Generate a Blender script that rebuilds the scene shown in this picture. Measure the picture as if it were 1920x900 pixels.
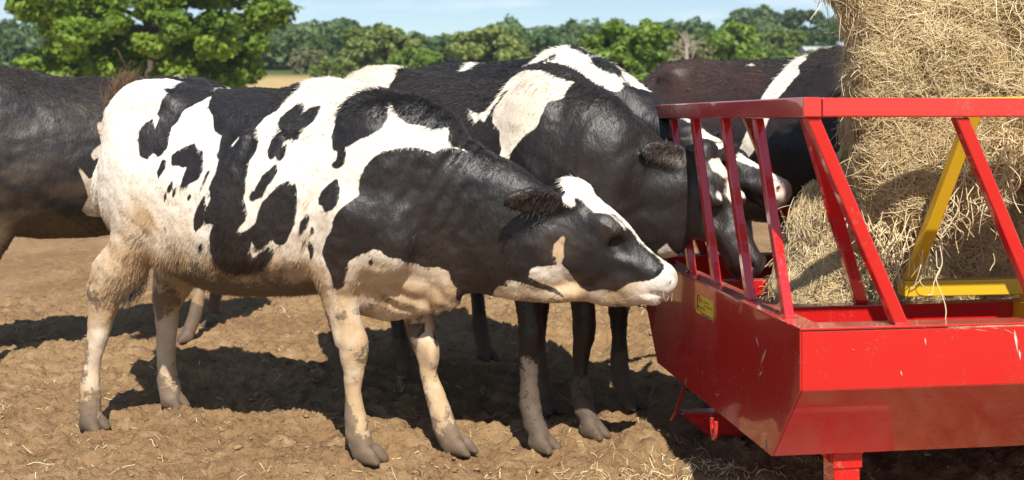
import bpy, bmesh, math, random
import numpy as np
from mathutils import Vector, Matrix
from mathutils.bvhtree import BVHTree

for o in list(bpy.data.objects):
    bpy.data.objects.remove(o)
scene = bpy.context.scene
COL = scene.collection
rng = np.random.default_rng(11)
random.seed(7)

# ------------------------------------------------------------------ camera
FPX, HOR, CAMH = 2068.0, 226.0, 1.2          # focal length in photo pixels, horizon row, eye height in metres
cam = bpy.data.cameras.new('camera')
cam_o = bpy.data.objects.new('camera', cam)
COL.objects.link(cam_o)
cam_o.location = (0, 0, CAMH)
cam_o.rotation_euler = (math.radians(90), 0, 0)
cam.sensor_width = 36.0
cam.lens = 36.0 * FPX / 1920.0
cam.shift_y = -(450.0 - HOR) / 1920.0
cam.clip_start = 0.05
cam.clip_end = 3000
cam.dof.use_dof = True
cam.dof.focus_distance = 3.85
cam.dof.aperture_fstop = 3.8
scene.camera = cam_o

# ------------------------------------------------------------------ light
SUN_EL = math.radians(49)
TS = Vector((0.15, -1.0, 0)).normalized() * math.cos(SUN_EL) + Vector((0, 0, math.sin(SUN_EL)))
sun = bpy.data.lights.new('sun', 'SUN')
sun.energy = 5.0
sun.angle = math.radians(0.53)
sun.color = (1.0, 0.945, 0.86)
sun_o = bpy.data.objects.new('sun', sun)
COL.objects.link(sun_o)
sun_o.location = (2, -6, 12)
sun_o.rotation_euler = (-TS).to_track_quat('-Z', 'Y').to_euler()

world = bpy.data.worlds.new('World')
scene.world = world
world.use_nodes = True
nt = world.node_tree
nt.nodes.clear()
wo = nt.nodes.new('ShaderNodeOutputWorld')
bg = nt.nodes.new('ShaderNodeBackground')
sky = nt.nodes.new('ShaderNodeTexSky')
sky.sky_type = 'NISHITA'
sky.sun_disc = False
sky.sun_elevation = SUN_EL
sky.sun_rotation = math.radians(180 - 8.5)
sky.altitude = 100
sky.air_density = 1.0
sky.dust_density = 0.15
sky.ozone_density = 1.6
# thin high cloud streaks, laid out by direction over the whole sky
tc = nt.nodes.new('ShaderNodeTexCoord')
mp = nt.nodes.new('ShaderNodeMapping')
mp.inputs['Scale'].default_value = (5.0, 5.0, 26.0)
nz = nt.nodes.new('ShaderNodeTexNoise')
nz.inputs['Scale'].default_value = 1.6
nz.inputs['Detail'].default_value = 6
nz.inputs['Roughness'].default_value = 0.55
cr = nt.nodes.new('ShaderNodeValToRGB')
cr.color_ramp.elements[0].position = 0.52
cr.color_ramp.elements[1].position = 0.72
cr.color_ramp.elements[1].color = (0.5, 0.5, 0.5, 1)
mx = nt.nodes.new('ShaderNodeMix')
mx.data_type = 'RGBA'
mx.inputs['B'].default_value = (9.0, 9.4, 10.2, 1)
nt.links.new(tc.outputs['Generated'], mp.inputs['Vector'])
nt.links.new(mp.outputs['Vector'], nz.inputs['Vector'])
nt.links.new(nz.outputs['Fac'], cr.inputs['Fac'])
nt.links.new(cr.outputs['Color'], mx.inputs['Factor'])
nt.links.new(sky.outputs['Color'], mx.inputs['A'])
nt.links.new(mx.outputs['Result'], bg.inputs['Color'])
bg.inputs['Strength'].default_value = 0.085
nt.links.new(bg.outputs['Background'], wo.inputs['Surface'])
vs = scene.view_settings
vs.view_transform = 'Standard'
vs.look = 'None'
vs.gamma = 1
vs.use_curve_mapping = False
vs.exposure = 0.54
scene.cycles.use_denoising = True
scene.cycles.max_bounces = 8
scene.cycles.transparent_max_bounces = 8


# ------------------------------------------------------------------ helpers
def tag(o, label=None, cat=None, group=None, kind=None):
    if label: o['label'] = label
    if cat: o['category'] = cat
    if group: o['group'] = group
    if kind: o['kind'] = kind
    return o


def link(o, parent=None):
    COL.objects.link(o)
    if parent is not None:
        o.parent = parent
    return o


def empty(name, loc=(0, 0, 0), rz=0.0):
    o = bpy.data.objects.new(name, None)
    o.empty_display_size = 0.2
    o.location = loc
    o.rotation_euler = (0, 0, rz)
    return link(o)


def mesh_np(name, V, Fq, mat=None, parent=None, smooth=False, attrs=None):
    """V (n,3), Fq (m,k) index array"""
    V = np.asarray(V, np.float32)
    Fq = np.asarray(Fq, np.int32)
    me = bpy.data.meshes.new(name)
    k = Fq.shape[1]
    me.vertices.add(len(V))
    me.vertices.foreach_set('co', V.ravel())
    me.loops.add(Fq.size)
    me.loops.foreach_set('vertex_index', Fq.ravel())
    me.polygons.add(len(Fq))
    me.polygons.foreach_set('loop_start', np.arange(0, Fq.size, k, dtype=np.int32))
    if smooth:
        me.polygons.foreach_set('use_smooth', np.ones(len(Fq), bool))
    if attrs:
        for an, (dom, arr) in attrs.items():
            a = me.attributes.new(an, 'FLOAT', dom)
            a.data.foreach_set('value', np.asarray(arr, np.float32))
    me.update(calc_edges=True)
    me.validate()
    if mat: me.materials.append(mat)
    return link(bpy.data.objects.new(name, me), parent)


class MB:
    """collects boxes, bars and prisms into one mesh"""
    def __init__(self):
        self.v, self.f = [], []

    def add(self, vs, fs):
        n = len(self.v)
        self.v += [tuple(p) for p in vs]
        self.f += [tuple(i + n for i in f) for f in fs]

    def box(self, lo, hi):
        (a, b, c), (d, e, f) = lo, hi
        self.add([(a, b, c), (d, b, c), (d, e, c), (a, e, c), (a, b, f), (d, b, f), (d, e, f), (a, e, f)],
                 [(0, 3, 2, 1), (4, 5, 6, 7), (0, 1, 5, 4), (1, 2, 6, 5), (2, 3, 7, 6), (3, 0, 4, 7)])

    def bar(self, p, q, w, h, ref=(0, 0, 1)):
        """square bar from p to q; w across, h along ref"""
        p, q, ref = Vector(p), Vector(q), Vector(ref)
        t = (q - p).normalized()
        s = t.cross(ref).normalized()
        r = s.cross(t).normalized()
        s, r = s * w / 2, r * h / 2
        P = [p - s - r, p + s - r, p + s + r, p - s + r, q - s - r, q + s - r, q + s + r, q - s + r]
        self.add(P, [(0, 3, 2, 1), (4, 5, 6, 7), (0, 1, 5, 4), (1, 2, 6, 5), (2, 3, 7, 6), (3, 0, 4, 7)])

    def cut_bar(self, p, q, wx, wy):
        """bar whose ends are cut level: the section is a horizontal wx by wy rectangle"""
        P = []
        for c in (p, q):
            for sx, sy in ((-1, -1), (1, -1), (1, 1), (-1, 1)):
                P.append((c[0] + sx * wx / 2, c[1] + sy * wy / 2, c[2]))
        self.add(P, [(0, 3, 2, 1), (4, 5, 6, 7), (0, 1, 5, 4), (1, 2, 6, 5), (2, 3, 7, 6), (3, 0, 4, 7)])

    def prism(self, poly, off):
        n = len(poly)
        off = Vector(off)
        P = [Vector(p) for p in poly] + [Vector(p) + off for p in poly]
        F = [tuple(range(n - 1, -1, -1)), tuple(range(n, 2 * n))]
        F += [(i, (i + 1) % n, n + (i + 1) % n, n + i) for i in range(n)]
        self.add(P, F)

    def tube(self, pts, rad, n=8):
        pts = [Vector(p) for p in pts]
        rings = []
        for i, p in enumerate(pts):
            t = (pts[min(i + 1, len(pts) - 1)] - pts[max(i - 1, 0)]).normalized()
            a = t.cross(Vector((0.31, 0.2, 0.93))).normalized()
            b = t.cross(a)
            r = rad[i] if hasattr(rad, '__len__') else rad
            rings.append([p + a * r * math.cos(2 * math.pi * k / n) + b * r * math.sin(2 * math.pi * k / n) for k in range(n)])
        V = [v for r in rings for v in r]
        F = []
        for i in range(len(pts) - 1):
            for k in range(n):
                F.append((i * n + k, i * n + (k + 1) % n, (i + 1) * n + (k + 1) % n, (i + 1) * n + k))
        F.append(tuple(range(n - 1, -1, -1)))
        F.append(tuple((len(pts) - 1) * n + k for k in range(n)))
        self.add(V, F)

    def build(self, name, mat, parent=None, bevel=0.0, smooth=False):
        me = bpy.data.meshes.new(name)
        me.from_pydata([tuple(v) for v in self.v], [], self.f)
        bm = bmesh.new()
        bm.from_mesh(me)
        bmesh.ops.recalc_face_normals(bm, faces=bm.faces)
        if bevel > 0:
            bmesh.ops.bevel(bm, geom=list(bm.edges), offset=bevel, segments=2, profile=0.5, affect='EDGES', clamp_overlap=True)
        bm.to_mesh(me)
        bm.free()
        if smooth:
            for p in me.polygons: p.use_smooth = True
        me.update()
        if mat: me.materials.append(mat)
        return link(bpy.data.objects.new(name, me), parent)


def strands(name, P, radius, mat, parent=None, attrs=None):
    """P (n, k, 3) points of n strands, each k points; radius (n,k)"""
    n, k, _ = P.shape
    hc = bpy.data.hair_curves.new(name)
    hc.add_curves([k] * n)
    hc.attributes['position'].data.foreach_set('vector', np.ascontiguousarray(P, np.float32).ravel())
    ra = hc.attributes.get('radius') or hc.attributes.new('radius', 'FLOAT', 'POINT')
    ra.data.foreach_set('value', np.ascontiguousarray(radius, np.float32).ravel())
    for an, arr in (attrs or {}).items():
        a = hc.attributes.new(an, 'FLOAT', 'CURVE')
        a.data.foreach_set('value', np.asarray(arr, np.float32))
    if mat: hc.materials.append(mat)
    return link(bpy.data.objects.new(name, hc), parent)


def vnoise(p, seed=0):
    """value noise, p (...,d) with d 2 or 3, range about -1..1"""
    p = np.asarray(p, np.float64)
    d = p.shape[-1]
    i = np.floor(p).astype(np.int64)
    f = p - i
    f = f * f * f * (f * (f * 6 - 15) + 10)

    def h(ix):
        x = (ix[..., 0] * 374761393 + ix[..., 1] * 668265263 + (ix[..., 2] * 2147483647 if d == 3 else 0) + seed * 1274126177) & 0xFFFFFFFF
        x = ((x ^ (x >> 13)) * 1274126177) & 0xFFFFFFFF
        x = ((x ^ (x >> 15)) * 2246822519) & 0xFFFFFFFF
        return ((x ^ (x >> 16)) & 0xFFFF) / 32767.5 - 1.0
    out = 0.0
    for c in range(2 ** d):
        o = np.array([(c >> b) & 1 for b in range(d)])
        w = 1.0
        for b in range(d):
            w = w * (f[..., b] if o[b] else 1 - f[..., b])
        out = out + w * h(i + o)
    return out


def fbm(p, oct=4, seed=0, lac=2.07, gain=0.5):
    a, s, out = 1.0, 1.0, 0.0
    for k in range(oct):
        out = out + a * vnoise(np.asarray(p) * s + 17.3 * k, seed + k)
        a *= gain
        s *= lac
    return out


# ------------------------------------------------------------------ materials
def new_mat(name):
    m = bpy.data.materials.new(name)
    m.use_nodes = True
    t = m.node_tree
    return m, t, t.nodes['Principled BSDF']


def N(t, typ, **kw):
    n = t.nodes.new(typ)
    for k, v in kw.items():
        if k in n.inputs.keys():
            n.inputs[k].default_value = v
        else:
            setattr(n, k, v)
    return n


def attr(t, name):
    return N(t, 'ShaderNodeAttribute', attribute_name=name).outputs['Fac']


def math_(t, op, a, b=None, clamp=False):
    n = N(t, 'ShaderNodeMath', operation=op)
    n.use_clamp = clamp
    for i, x in enumerate((a, b)):
        if x is None: continue
        if isinstance(x, (int, float)): n.inputs[i].default_value = x
        else: t.links.new(x, n.inputs[i])
    return n.outputs[0]


def mix(t, fac, a, b):
    n = t.nodes.new('ShaderNodeMix')
    n.data_type = 'RGBA'
    for key, x in (('Factor', fac), ('A', a), ('B', b)):
        if isinstance(x, (int, float)): n.inputs[key].default_value = x
        elif isinstance(x, tuple): n.inputs[key].default_value = (*x, 1) if len(x) == 3 else x
        else: t.links.new(x, n.inputs[key])
    return n.outputs['Result']


def sstep(t, x, lo, hi):
    n = N(t, 'ShaderNodeMapRange', interpolation_type='SMOOTHSTEP')
    n.inputs['From Min'].default_value = lo
    n.inputs['From Max'].default_value = hi
    t.links.new(x, n.inputs['Value'])
    return n.outputs['Result']


def noise(t, scale, detail=3, rough=0.5, vec=None, stretch=None, dist=0.0):
    n = N(t, 'ShaderNodeTexNoise')
    n.inputs['Scale'].default_value = scale
    n.inputs['Detail'].default_value = detail
    n.inputs['Roughness'].default_value = rough
    n.inputs['Distortion'].default_value = dist
    c = N(t, 'ShaderNodeTexCoord').outputs['Object'] if vec is None else vec
    if stretch:
        m = N(t, 'ShaderNodeMapping')
        m.inputs['Scale'].default_value = stretch
        t.links.new(c, m.inputs['Vector'])
        c = m.outputs['Vector']
    t.links.new(c, n.inputs['Vector'])
    return n.outputs['Fac']


def bump(t, bs, h, strength, dist):
    b = N(t, 'ShaderNodeBump')
    b.inputs['Strength'].default_value = strength
    b.inputs['Distance'].default_value = dist
    t.links.new(h, b.inputs['Height'])
    t.links.new(b.outputs['Normal'], bs.inputs['Normal'])


def coat_mat(name, white, black, tan, bdirt, edge=0.010, rough=0.46, mudc=(0.115, 0.082, 0.058)):
    m, t, bs = new_mat(name)
    n1 = noise(t, 70, 3, 0.6, stretch=(1, 1, 0.45))
    n2 = noise(t, 9, 4, 0.6)
    n3 = noise(t, 150, 3, 0.7, stretch=(0.55, 1, 0.30))
    n5 = noise(t, 3.5, 3, 0.6)
    e = math_(t, 'ADD', attr(t, 'blk'), math_(t, 'MULTIPLY', math_(t, 'SUBTRACT', n1, 0.5), edge))
    isw = sstep(t, e, -0.002, 0.0035)
    dirt = attr(t, 'dirt')
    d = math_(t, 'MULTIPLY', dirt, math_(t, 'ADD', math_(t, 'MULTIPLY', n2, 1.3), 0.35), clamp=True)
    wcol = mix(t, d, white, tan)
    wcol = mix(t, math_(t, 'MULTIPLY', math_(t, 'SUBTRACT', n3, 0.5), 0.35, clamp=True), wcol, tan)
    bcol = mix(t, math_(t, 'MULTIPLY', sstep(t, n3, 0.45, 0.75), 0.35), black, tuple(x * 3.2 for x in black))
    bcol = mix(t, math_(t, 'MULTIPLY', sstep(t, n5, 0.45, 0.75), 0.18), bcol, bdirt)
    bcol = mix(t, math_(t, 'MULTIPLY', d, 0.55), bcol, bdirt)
    c = mix(t, isw, bcol, wcol)
    mud = attr(t, 'mud')
    n4 = noise(t, 30, 5, 0.7)
    mm = sstep(t, math_(t, 'ADD', mud, math_(t, 'MULTIPLY', math_(t, 'SUBTRACT', n4, 0.5), 1.7)), 0.36, 0.66)
    mm = math_(t, 'MULTIPLY', mm, sstep(t, mud, 0.0, 0.12))
    mm = math_(t, 'MULTIPLY', mm, 0.88)
    c = mix(t, mm, c, mudc)
    c = mix(t, math_(t, 'MULTIPLY', attr(t, 'hoof'), math_(t, 'ADD', math_(t, 'MULTIPLY', n4, 0.8), 0.45), clamp=True), c, (0.10, 0.066, 0.040))
    c = mix(t, math_(t, 'MULTIPLY', attr(t, 'pink'), 0.8), c, (0.52, 0.27, 0.21))
    t.links.new(c, bs.inputs['Base Color'])
    r = math_(t, 'ADD', rough, math_(t, 'MULTIPLY', math_(t, 'MAXIMUM', mm, isw), 0.32))
    t.links.new(r, bs.inputs['Roughness'])
    bs.inputs['Specular IOR Level'].default_value = 0.5
    bs.inputs['Sheen Weight'].default_value = 0.03
    bs.inputs['Sheen Roughness'].default_value = 0.45
    h = math_(t, 'ADD', n3, math_(t, 'MULTIPLY', n1, 0.6))
    h = math_(t, 'ADD', h, math_(t, 'MULTIPLY', mm, 2.0))
    bump(t, bs, h, 0.6, 0.004)
    return m


def paint_mat(name, col, rough=0.22, coat=1.0, dirt=0.38, dirtcol=(0.28, 0.19, 0.12)):
    m, t, bs = new_mat(name)
    n1 = noise(t, 6, 5, 0.65)
    n2 = noise(t, 90, 3, 0.7)
    n3 = noise(t, 30, 3, 0.6, stretch=(1, 1, 0.12))
    d = sstep(t, math_(t, 'ADD', math_(t, 'MULTIPLY', n1, 0.6), math_(t, 'MULTIPLY', n2, 0.5)), 0.58, 0.8)
    s = sstep(t, n3, 0.66, 0.8)
    d = math_(t, 'MULTIPLY', math_(t, 'ADD', d, math_(t, 'MULTIPLY', s, 0.5)), dirt, clamp=True)
    c = mix(t, math_(t, 'MULTIPLY', n1, 0.25), col, tuple(x * 0.82 for x in col))
    c = mix(t, d, c, dirtcol)
    so = N(t, 'ShaderNodeSeparateXYZ')
    t.links.new(N(t, 'ShaderNodeTexCoord').outputs['Object'], so.inputs[0])
    n7 = noise(t, 34, 5, 0.75)
    sp_ = math_(t, 'MULTIPLY', sstep(t, n7, 0.57, 0.66), sstep(t, math_(t, 'ADD', so.outputs['Z'], math_(t, 'MULTIPLY', n1, 0.25)), 0.62, 0.34))   # mud splashed up from the ground
    c = mix(t, math_(t, 'MULTIPLY', sp_, 0.75), c, (0.22, 0.145, 0.085))
    d = math_(t, 'MAXIMUM', d, sp_)
    ge = N(t, 'ShaderNodeNewGeometry')
    se = N(t, 'ShaderNodeSeparateXYZ')
    t.links.new(ge.outputs['True Normal'], se.inputs[0])
    n6 = noise(t, 3, 5, 0.7)
    up_ = math_(t, 'MULTIPLY', sstep(t, se.outputs['Z'], 0.5, 0.9), math_(t, 'ADD', math_(t, 'MULTIPLY', sstep(t, n6, 0.35, 0.7), 0.45), 0.12))   # dust lying on level faces
    c = mix(t, up_, c, (0.42, 0.31, 0.22))
    d = math_(t, 'MAXIMUM', d, up_)
    t.links.new(c, bs.inputs['Base Color'])
    r = math_(t, 'ADD', math_(t, 'ADD', rough, math_(t, 'MULTIPLY', n1, 0.08)), math_(t, 'MULTIPLY', d, 0.6), clamp=True)
    t.links.new(r, bs.inputs['Roughness'])
    bs.inputs['Coat Weight'].default_value = coat
    bs.inputs['Coat Roughness'].default_value = 0.03
    bump(t, bs, n1, 0.02, 0.01)
    return m


def plain_mat(name, col, rough=0.6, var=0.25, scale=12, metallic=0.0, bmp=0.0):
    m, t, bs = new_mat(name)
    n = noise(t, scale, 4, 0.6)
    c = mix(t, n, tuple(x * (1 - var) for x in col), tuple(min(1, x * (1 + var)) for x in col))
    t.links.new(c, bs.inputs['Base Color'])
    bs.inputs['Roughness'].default_value = rough
    bs.inputs['Metallic'].default_value = metallic
    if bmp: bump(t, bs, n, bmp, 0.02)
    return m


def leaf_mat(name, a, b, trans=0.35):
    m, t, bs = new_mat(name)
    c = mix(t, attr(t, 'tone'), a, b)
    t.links.new(c, bs.inputs['Base Color'])
    bs.inputs['Roughness'].default_value = 0.55
    bs.inputs['Specular IOR Level'].default_value = 0.3
    tr = N(t, 'ShaderNodeBsdfTranslucent')
    c2 = mix(t, 0.5, c, (0.22, 0.30, 0.03))
    t.links.new(c2, tr.inputs['Color'])
    ms = N(t, 'ShaderNodeMixShader')
    ms.inputs['Fac'].default_value = trans
    t.links.new(bs.outputs[0], ms.inputs[1])
    t.links.new(tr.outputs[0], ms.inputs[2])
    t.links.new(ms.outputs[0], t.nodes['Material Output'].inputs['Surface'])
    return m


def straw_mat(name, ramp, trans=0.15, rough=0.5):
    m, t, bs = new_mat(name)
    r = N(t, 'ShaderNodeValToRGB')
    els = r.color_ramp.elements
    while len(els) < len(ramp): els.new(0.5)
    for e, (p, c) in zip(els, ramp):
        e.position = p
        e.color = (*c, 1)
    t.links.new(attr(t, 'tone'), r.inputs['Fac'])
    t.links.new(r.outputs['Color'], bs.inputs['Base Color'])
    bs.inputs['Roughness'].default_value = rough
    bs.inputs['Specular IOR Level'].default_value = 0.35
    return m


STRAW = [(0.0, (0.25, 0.16, 0.070)), (0.3, (0.46, 0.335, 0.165)), (0.65, (0.63, 0.49, 0.265)), (1.0, (0.80, 0.69, 0.45))]
M_STRAW = straw_mat('hay_stalks', STRAW)
M_RED = paint_mat('red_enamel', (0.54, 0.012, 0.012), rough=0.16)
M_YEL = paint_mat('yellow_enamel', (0.66, 0.40, 0.012), rough=0.35, coat=0.3)
M_BARK = plain_mat('bark', (0.11, 0.085, 0.06), 0.9, 0.4, 5, bmp=0.6)
M_GREY = plain_mat('galvanised', (0.30, 0.32, 0.36), 0.35, 0.2, 30, metallic=0.6)
M_DARK = plain_mat('dark_hole', (0.02, 0.018, 0.018), 0.6, 0.2)


def px2w(px, py, D):
    return Vector(((px - 960) / FPX * D, D, CAMH - (py - HOR) / FPX * D))


# ------------------------------------------------------------------ ground
def terrain(x, y):
    x = np.asarray(x, np.float64)
    y = np.asarray(y, np.float64)
    r = np.clip((y - 16) / 40, 0, 1)
    r = r * r * (3 - 2 * r)
    base = 0.066 * np.clip(y - 16, 0, 120) * r
    hill = 10.0 * np.clip((y - 120) / 160, 0, 1) ** 1.3 * (1 + 0.35 * np.clip((x + 10) / 120, -1, 1.6))
    return base + hill


def relief(x, y):
    p = np.stack([x, y], -1)
    near = np.clip(1 - (y - 9) / 8, 0, 1)
    big = 0.045 * fbm(p * 0.9, 2, 3)
    w = fbm(p * 5.5, 2, 41)
    mid = 0.020 * fbm(p * 6.0 + 0.5 * w[..., None], 3, 5)
    q = p + 0.03 * np.stack([fbm(p * 9, 2, 51), fbm(p * 9, 2, 52)], -1)
    cl = 0.55 - np.abs(fbm(q * 13, 2, 9)) + 0.5 * fbm(q * 26, 2, 10)
    cb = fbm(q * 4.2, 2, 61)
    clod = 0.022 * np.clip(cl, -0.45, 0.9) + 0.007 * np.clip(cb * 3.0, -0.6, 0.6)
    fine = 0.010 * (0.5 - np.abs(fbm(q * 38, 2, 21))) + 0.006 * fbm(q * 80, 2, 22)
    return (big + (mid + clod + fine) * near) * np.clip((60 - y) / 30, 0, 1)


def ground_z(x, y):
    x = np.atleast_1d(np.asarray(x, np.float64))
    y = np.atleast_1d(np.asarray(y, np.float64))
    return terrain(x, y) + relief(x, y)


def axis(lo, hi, step, far_lo, far_hi, g=1.10):
    mid = list(np.arange(lo, hi, step))
    a, s = [], step
    v = lo
    while v > far_lo:
        s *= g
        v -= s
        a.append(v)
    b, s = [], step
    v = mid[-1]
    while v < far_hi:
        s *= g
        v += s
        b.append(v)
    return np.array(a[::-1] + mid + b)


gx = axis(-3.4, 2.4, 0.0125, -330, 330)
gy = axis(3.45, 7.2, 0.0125, -60, 400, 1.05)
GX, GY = np.meshgrid(gx, gy, indexing='ij')
GZ = terrain(GX, GY) + relief(GX, GY)
nx_, ny_ = GX.shape
idx = np.arange(nx_ * ny_).reshape(nx_, ny_)
Q = np.stack([idx[:-1, :-1], idx[1:, :-1], idx[1:, 1:], idx[:-1, 1:]], -1).reshape(-1, 4)

mg, t, bs = new_mat('dry_mud')
tcg = N(t, 'ShaderNodeNewGeometry')
pos = tcg.outputs['Position']
sep = N(t, 'ShaderNodeSeparateXYZ')
t.links.new(pos, sep.inputs[0])
na = noise(t, 1.1, 4, 0.6, vec=pos)
nb = noise(t, 14, 5, 0.65, vec=pos)
nc = noise(t, 70, 4, 0.7, vec=pos)
nd = noise(t, 210, 2, 0.6, vec=pos)
c = mix(t, sstep(t, na, 0.35, 0.68), (0.272, 0.164, 0.078), (0.372, 0.238, 0.120))
c = mix(t, sstep(t, nb, 0.52, 0.78), c, (0.47, 0.335, 0.20))
c = mix(t, sstep(t, nb, 0.46, 0.26), c, (0.17, 0.094, 0.046))
c = mix(t, math_(t, 'MULTIPLY', sstep(t, nc, 0.56, 0.70), 0.7), c, (0.10, 0.062, 0.036))
c = mix(t, math_(t, 'MULTIPLY', sstep(t, nd, 0.66, 0.78), 0.6), c, (0.60, 0.46, 0.27))
# beyond the paddock: stubble field, then grass
field = mix(t, na, (0.40, 0.29, 0.12), (0.50, 0.37, 0.17))
grass = mix(t, nb, (0.05, 0.075, 0.02), (0.09, 0.115, 0.035))
yy = sep.outputs['Y']
c = mix(t, sstep(t, math_(t, 'ADD', yy, math_(t, 'MULTIPLY', na, 3.0)), 14, 20), c, grass)
c = mix(t, sstep(t, math_(t, 'ADD', yy, math_(t, 'MULTIPLY', na, 6.0)), 26, 30), c, field)
c = mix(t, sstep(t, yy, 75, 100), c, grass)
t.links.new(c, bs.inputs['Base Color'])
bs.inputs['Roughness'].default_value = 0.95
bs.inputs['Specular IOR Level'].default_value = 0.15
hh = math_(t, 'ADD', math_(t, 'MULTIPLY', nb, 1.0), math_(t, 'MULTIPLY', nc, 0.6))
hh = math_(t, 'ADD', hh, math_(t, 'MULTIPLY', nd, 0.25))
bump(t, bs, hh, 1.0, 0.026)
gr = mesh_np('ground', np.stack([GX, GY, GZ], -1).reshape(-1, 3), Q, mg, smooth=True)
tag(gr, 'dry trampled brown mud of the paddock rising to a field behind', kind='structure')
# ------------------------------------------------------------------ feeder
FTH = math.atan2(0.135, 0.991)
FO = Vector((0.757, 2.9, 0.0))
FW, FL = 1.615, 3.9          # depth and length
ZT, ZM, ZB = 0.6475, 0.489, 0.256
INS = 0.203
fd = empty('cattle_feeder', FO, FTH)
tag(fd, 'red steel cattle feeder with slanted bars and a deep tray holding hay', 'cattle feeder')


def f2w(p):
    c, s = math.cos(FTH), math.sin(FTH)
    return Vector((FO.x + c * p[0] - s * p[1], FO.y + s * p[0] + c * p[1], p[2]))


def w2f(p):
    c, s = math.cos(FTH), math.sin(FTH)
    x, y = p[0] - FO.x, p[1] - FO.y
    return Vector((c * x + s * y, -s * x + c * y, p[2]))


def fpart(name, fn, mat=None, bevel=0.0, parent=None):
    m = MB()
    fn(m)
    return m.build(name, mat or M_RED, parent or fd, bevel)


TK = 0.005
prof = [(0, ZT), (0, ZM), (INS, ZB), (FW - INS, ZB), (FW, ZM), (FW, ZT)]
ends = []
for x0 in (0.0, FL):
    ends.append(fpart('end_panel', lambda m: m.prism([(x0, y, z) for y, z in prof], (TK if x0 == 0 else -TK, 0, 0)), bevel=0.0015))
E0 = TK + 0.001
fpart('front_panel', lambda m: m.box((E0, -0.0, ZM), (FL - E0, TK, ZT - 0.004)), bevel=0.0012)
fpart('back_panel', lambda m: m.box((E0, FW - TK, ZM), (FL - E0, FW, ZT - 0.004)), bevel=0.0012)
for nm, ya, yb in (('front_slope_panel', 0.0, INS), ('back_slope_panel', FW, FW - INS)):
    s = 1 if yb > ya else -1
    fpart(nm, lambda m: m.prism([(E0, ya, ZM - 0.001), (E0, yb, ZB), (E0, yb, ZB + TK), (E0, ya + s * TK, ZM - 0.001 + TK * 0.2)], (FL - 2 * E0, 0, 0)), bevel=0.001)
fpart('floor_panel', lambda m: m.box((E0, INS + 0.002, ZB + 0.001), (FL - E0, FW - INS - 0.002, ZB + 0.006)))
RW = 0.075
# folded rim: front, back and both ends
fpart('rim', lambda m: m.box((0.0, -0.003, ZT), (FL, RW, ZT + 0.006)), bevel=0.002)
fpart('rim', lambda m: m.box((0.0, FW - RW, ZT), (FL, FW + 0.003, ZT + 0.006)), bevel=0.002)
for x0 in (-0.003, FL - RW):
    fpart('rim', lambda m: m.box((x0, RW + 0.0015, ZT + 0.0005), (x0 + RW + 0.003, FW - RW - 0.0015, ZT + 0.0065)), bevel=0.002)

# top rails (50 mm tube) and slanted bars
R0, R1 = 1.209, 1.260
g = 0.025
fpart('top_rail', lambda m: m.box((0.052, -g, R0), (FL + g, g, R1)), bevel=0.004)
fpart('top_rail', lambda m: m.box((0.052, FW - g, R0), (FL - 0.052, FW + g, R1)), bevel=0.004)
fpart('top_rail', lambda m: m.box((0.0, -g, R0 - 0.001), (0.05, FW + g, R1 + 0.001)), bevel=0.004)
fpart('top_rail', lambda m: m.box((FL - 0.05, g + 0.002, R0 - 0.001), (FL, FW + g, R1 + 0.001)), bevel=0.004)
Zb = ZT + 0.0065
bw = 0.038
for k in range(9):
    x = 0.030 + 0.418 * k
    if x + 0.27 < FL:
        fpart('bar', lambda m: m.cut_bar((x + 0.262, 0.028, Zb), (x, 0.0, R0 - 0.001), 0.040, 0.032), bevel=0.004)
        xb = x - 0.01
        fpart('bar', lambda m: m.cut_bar((xb + 0.225, FW - 0.03, Zb), (xb, FW - 0.004, R0 - 0.001), 0.040, 0.032), bevel=0.004)
for y in (1.555, 1.28, 1.004, 0.679, 0.381):
    fpart('bar', lambda m: m.cut_bar((0.035, y - 0.213, Zb), (0.025, y, R0 - 0.002), 0.028, 0.034), bevel=0.004)
for y in (1.5, 1.2, 0.9, 0.6, 0.35):
    fpart('bar', lambda m: m.cut_bar((FL - 0.035, y - 0.2, Zb), (FL - 0.025, y, R0 - 0.002), 0.038, 0.046), bevel=0.004)

# weld beads where the bars meet the rim
for k in range(9):
    x = 0.030 + 0.418 * k
    if x + 0.27 < FL:
        pts = [(x + 0.262 + a_, 0.028 + b_, ZT + 0.0085) for a_, b_ in ((-0.022, -0.018), (0.0, -0.019), (0.022, -0.018), (0.023, 0.0), (0.022, 0.018))]
        fpart('weld_bead', lambda m: m.tube(pts, [0.003, 0.0042, 0.0034, 0.0044, 0.003], 6))
for y in (1.555, 1.28, 1.004, 0.679, 0.381):
    pts = [(0.035 + a_, y - 0.213 + b_, ZT + 0.009) for a_, b_ in ((0.015, -0.019), (-0.015, -0.019), (-0.0165, 0.0), (-0.015, 0.019))]
    fpart('weld_bead', lambda m: m.tube(pts, [0.003, 0.0042, 0.0034, 0.003], 6))
# inner beam and the brace that comes down on it
BY, BZ1 = 0.50, 0.622
fpart('support_beam', lambda m: m.box((E0, BY, BZ1 - 0.056), (FL - E0, BY + 0.056, BZ1)), bevel=0.003)
fpart('support_beam', lambda m: m.box((E0, FW - BY - 0.056, BZ1 - 0.056), (FL - E0, FW - BY, BZ1)), bevel=0.003)
bb = w2f(px2w(1617, 572, 3.47))
fpart('brace', lambda m: m.cut_bar((bb[0], BY + 0.03, BZ1), (0.045, 0.055, R0 - 0.002), 0.040, 0.032), bevel=0.004)

# yellow hay cradle in the tray
cr_ = empty('hay_cradle', FO, FTH)
tag(cr_, 'yellow steel cradle frame holding the hay inside the red feeder', 'hay cradle')
pl = w2f(px2w(1690, 540, 3.42))
CY = pl[1]
cz = 1.2 - (540 - HOR) / FPX * 3.42


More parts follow.
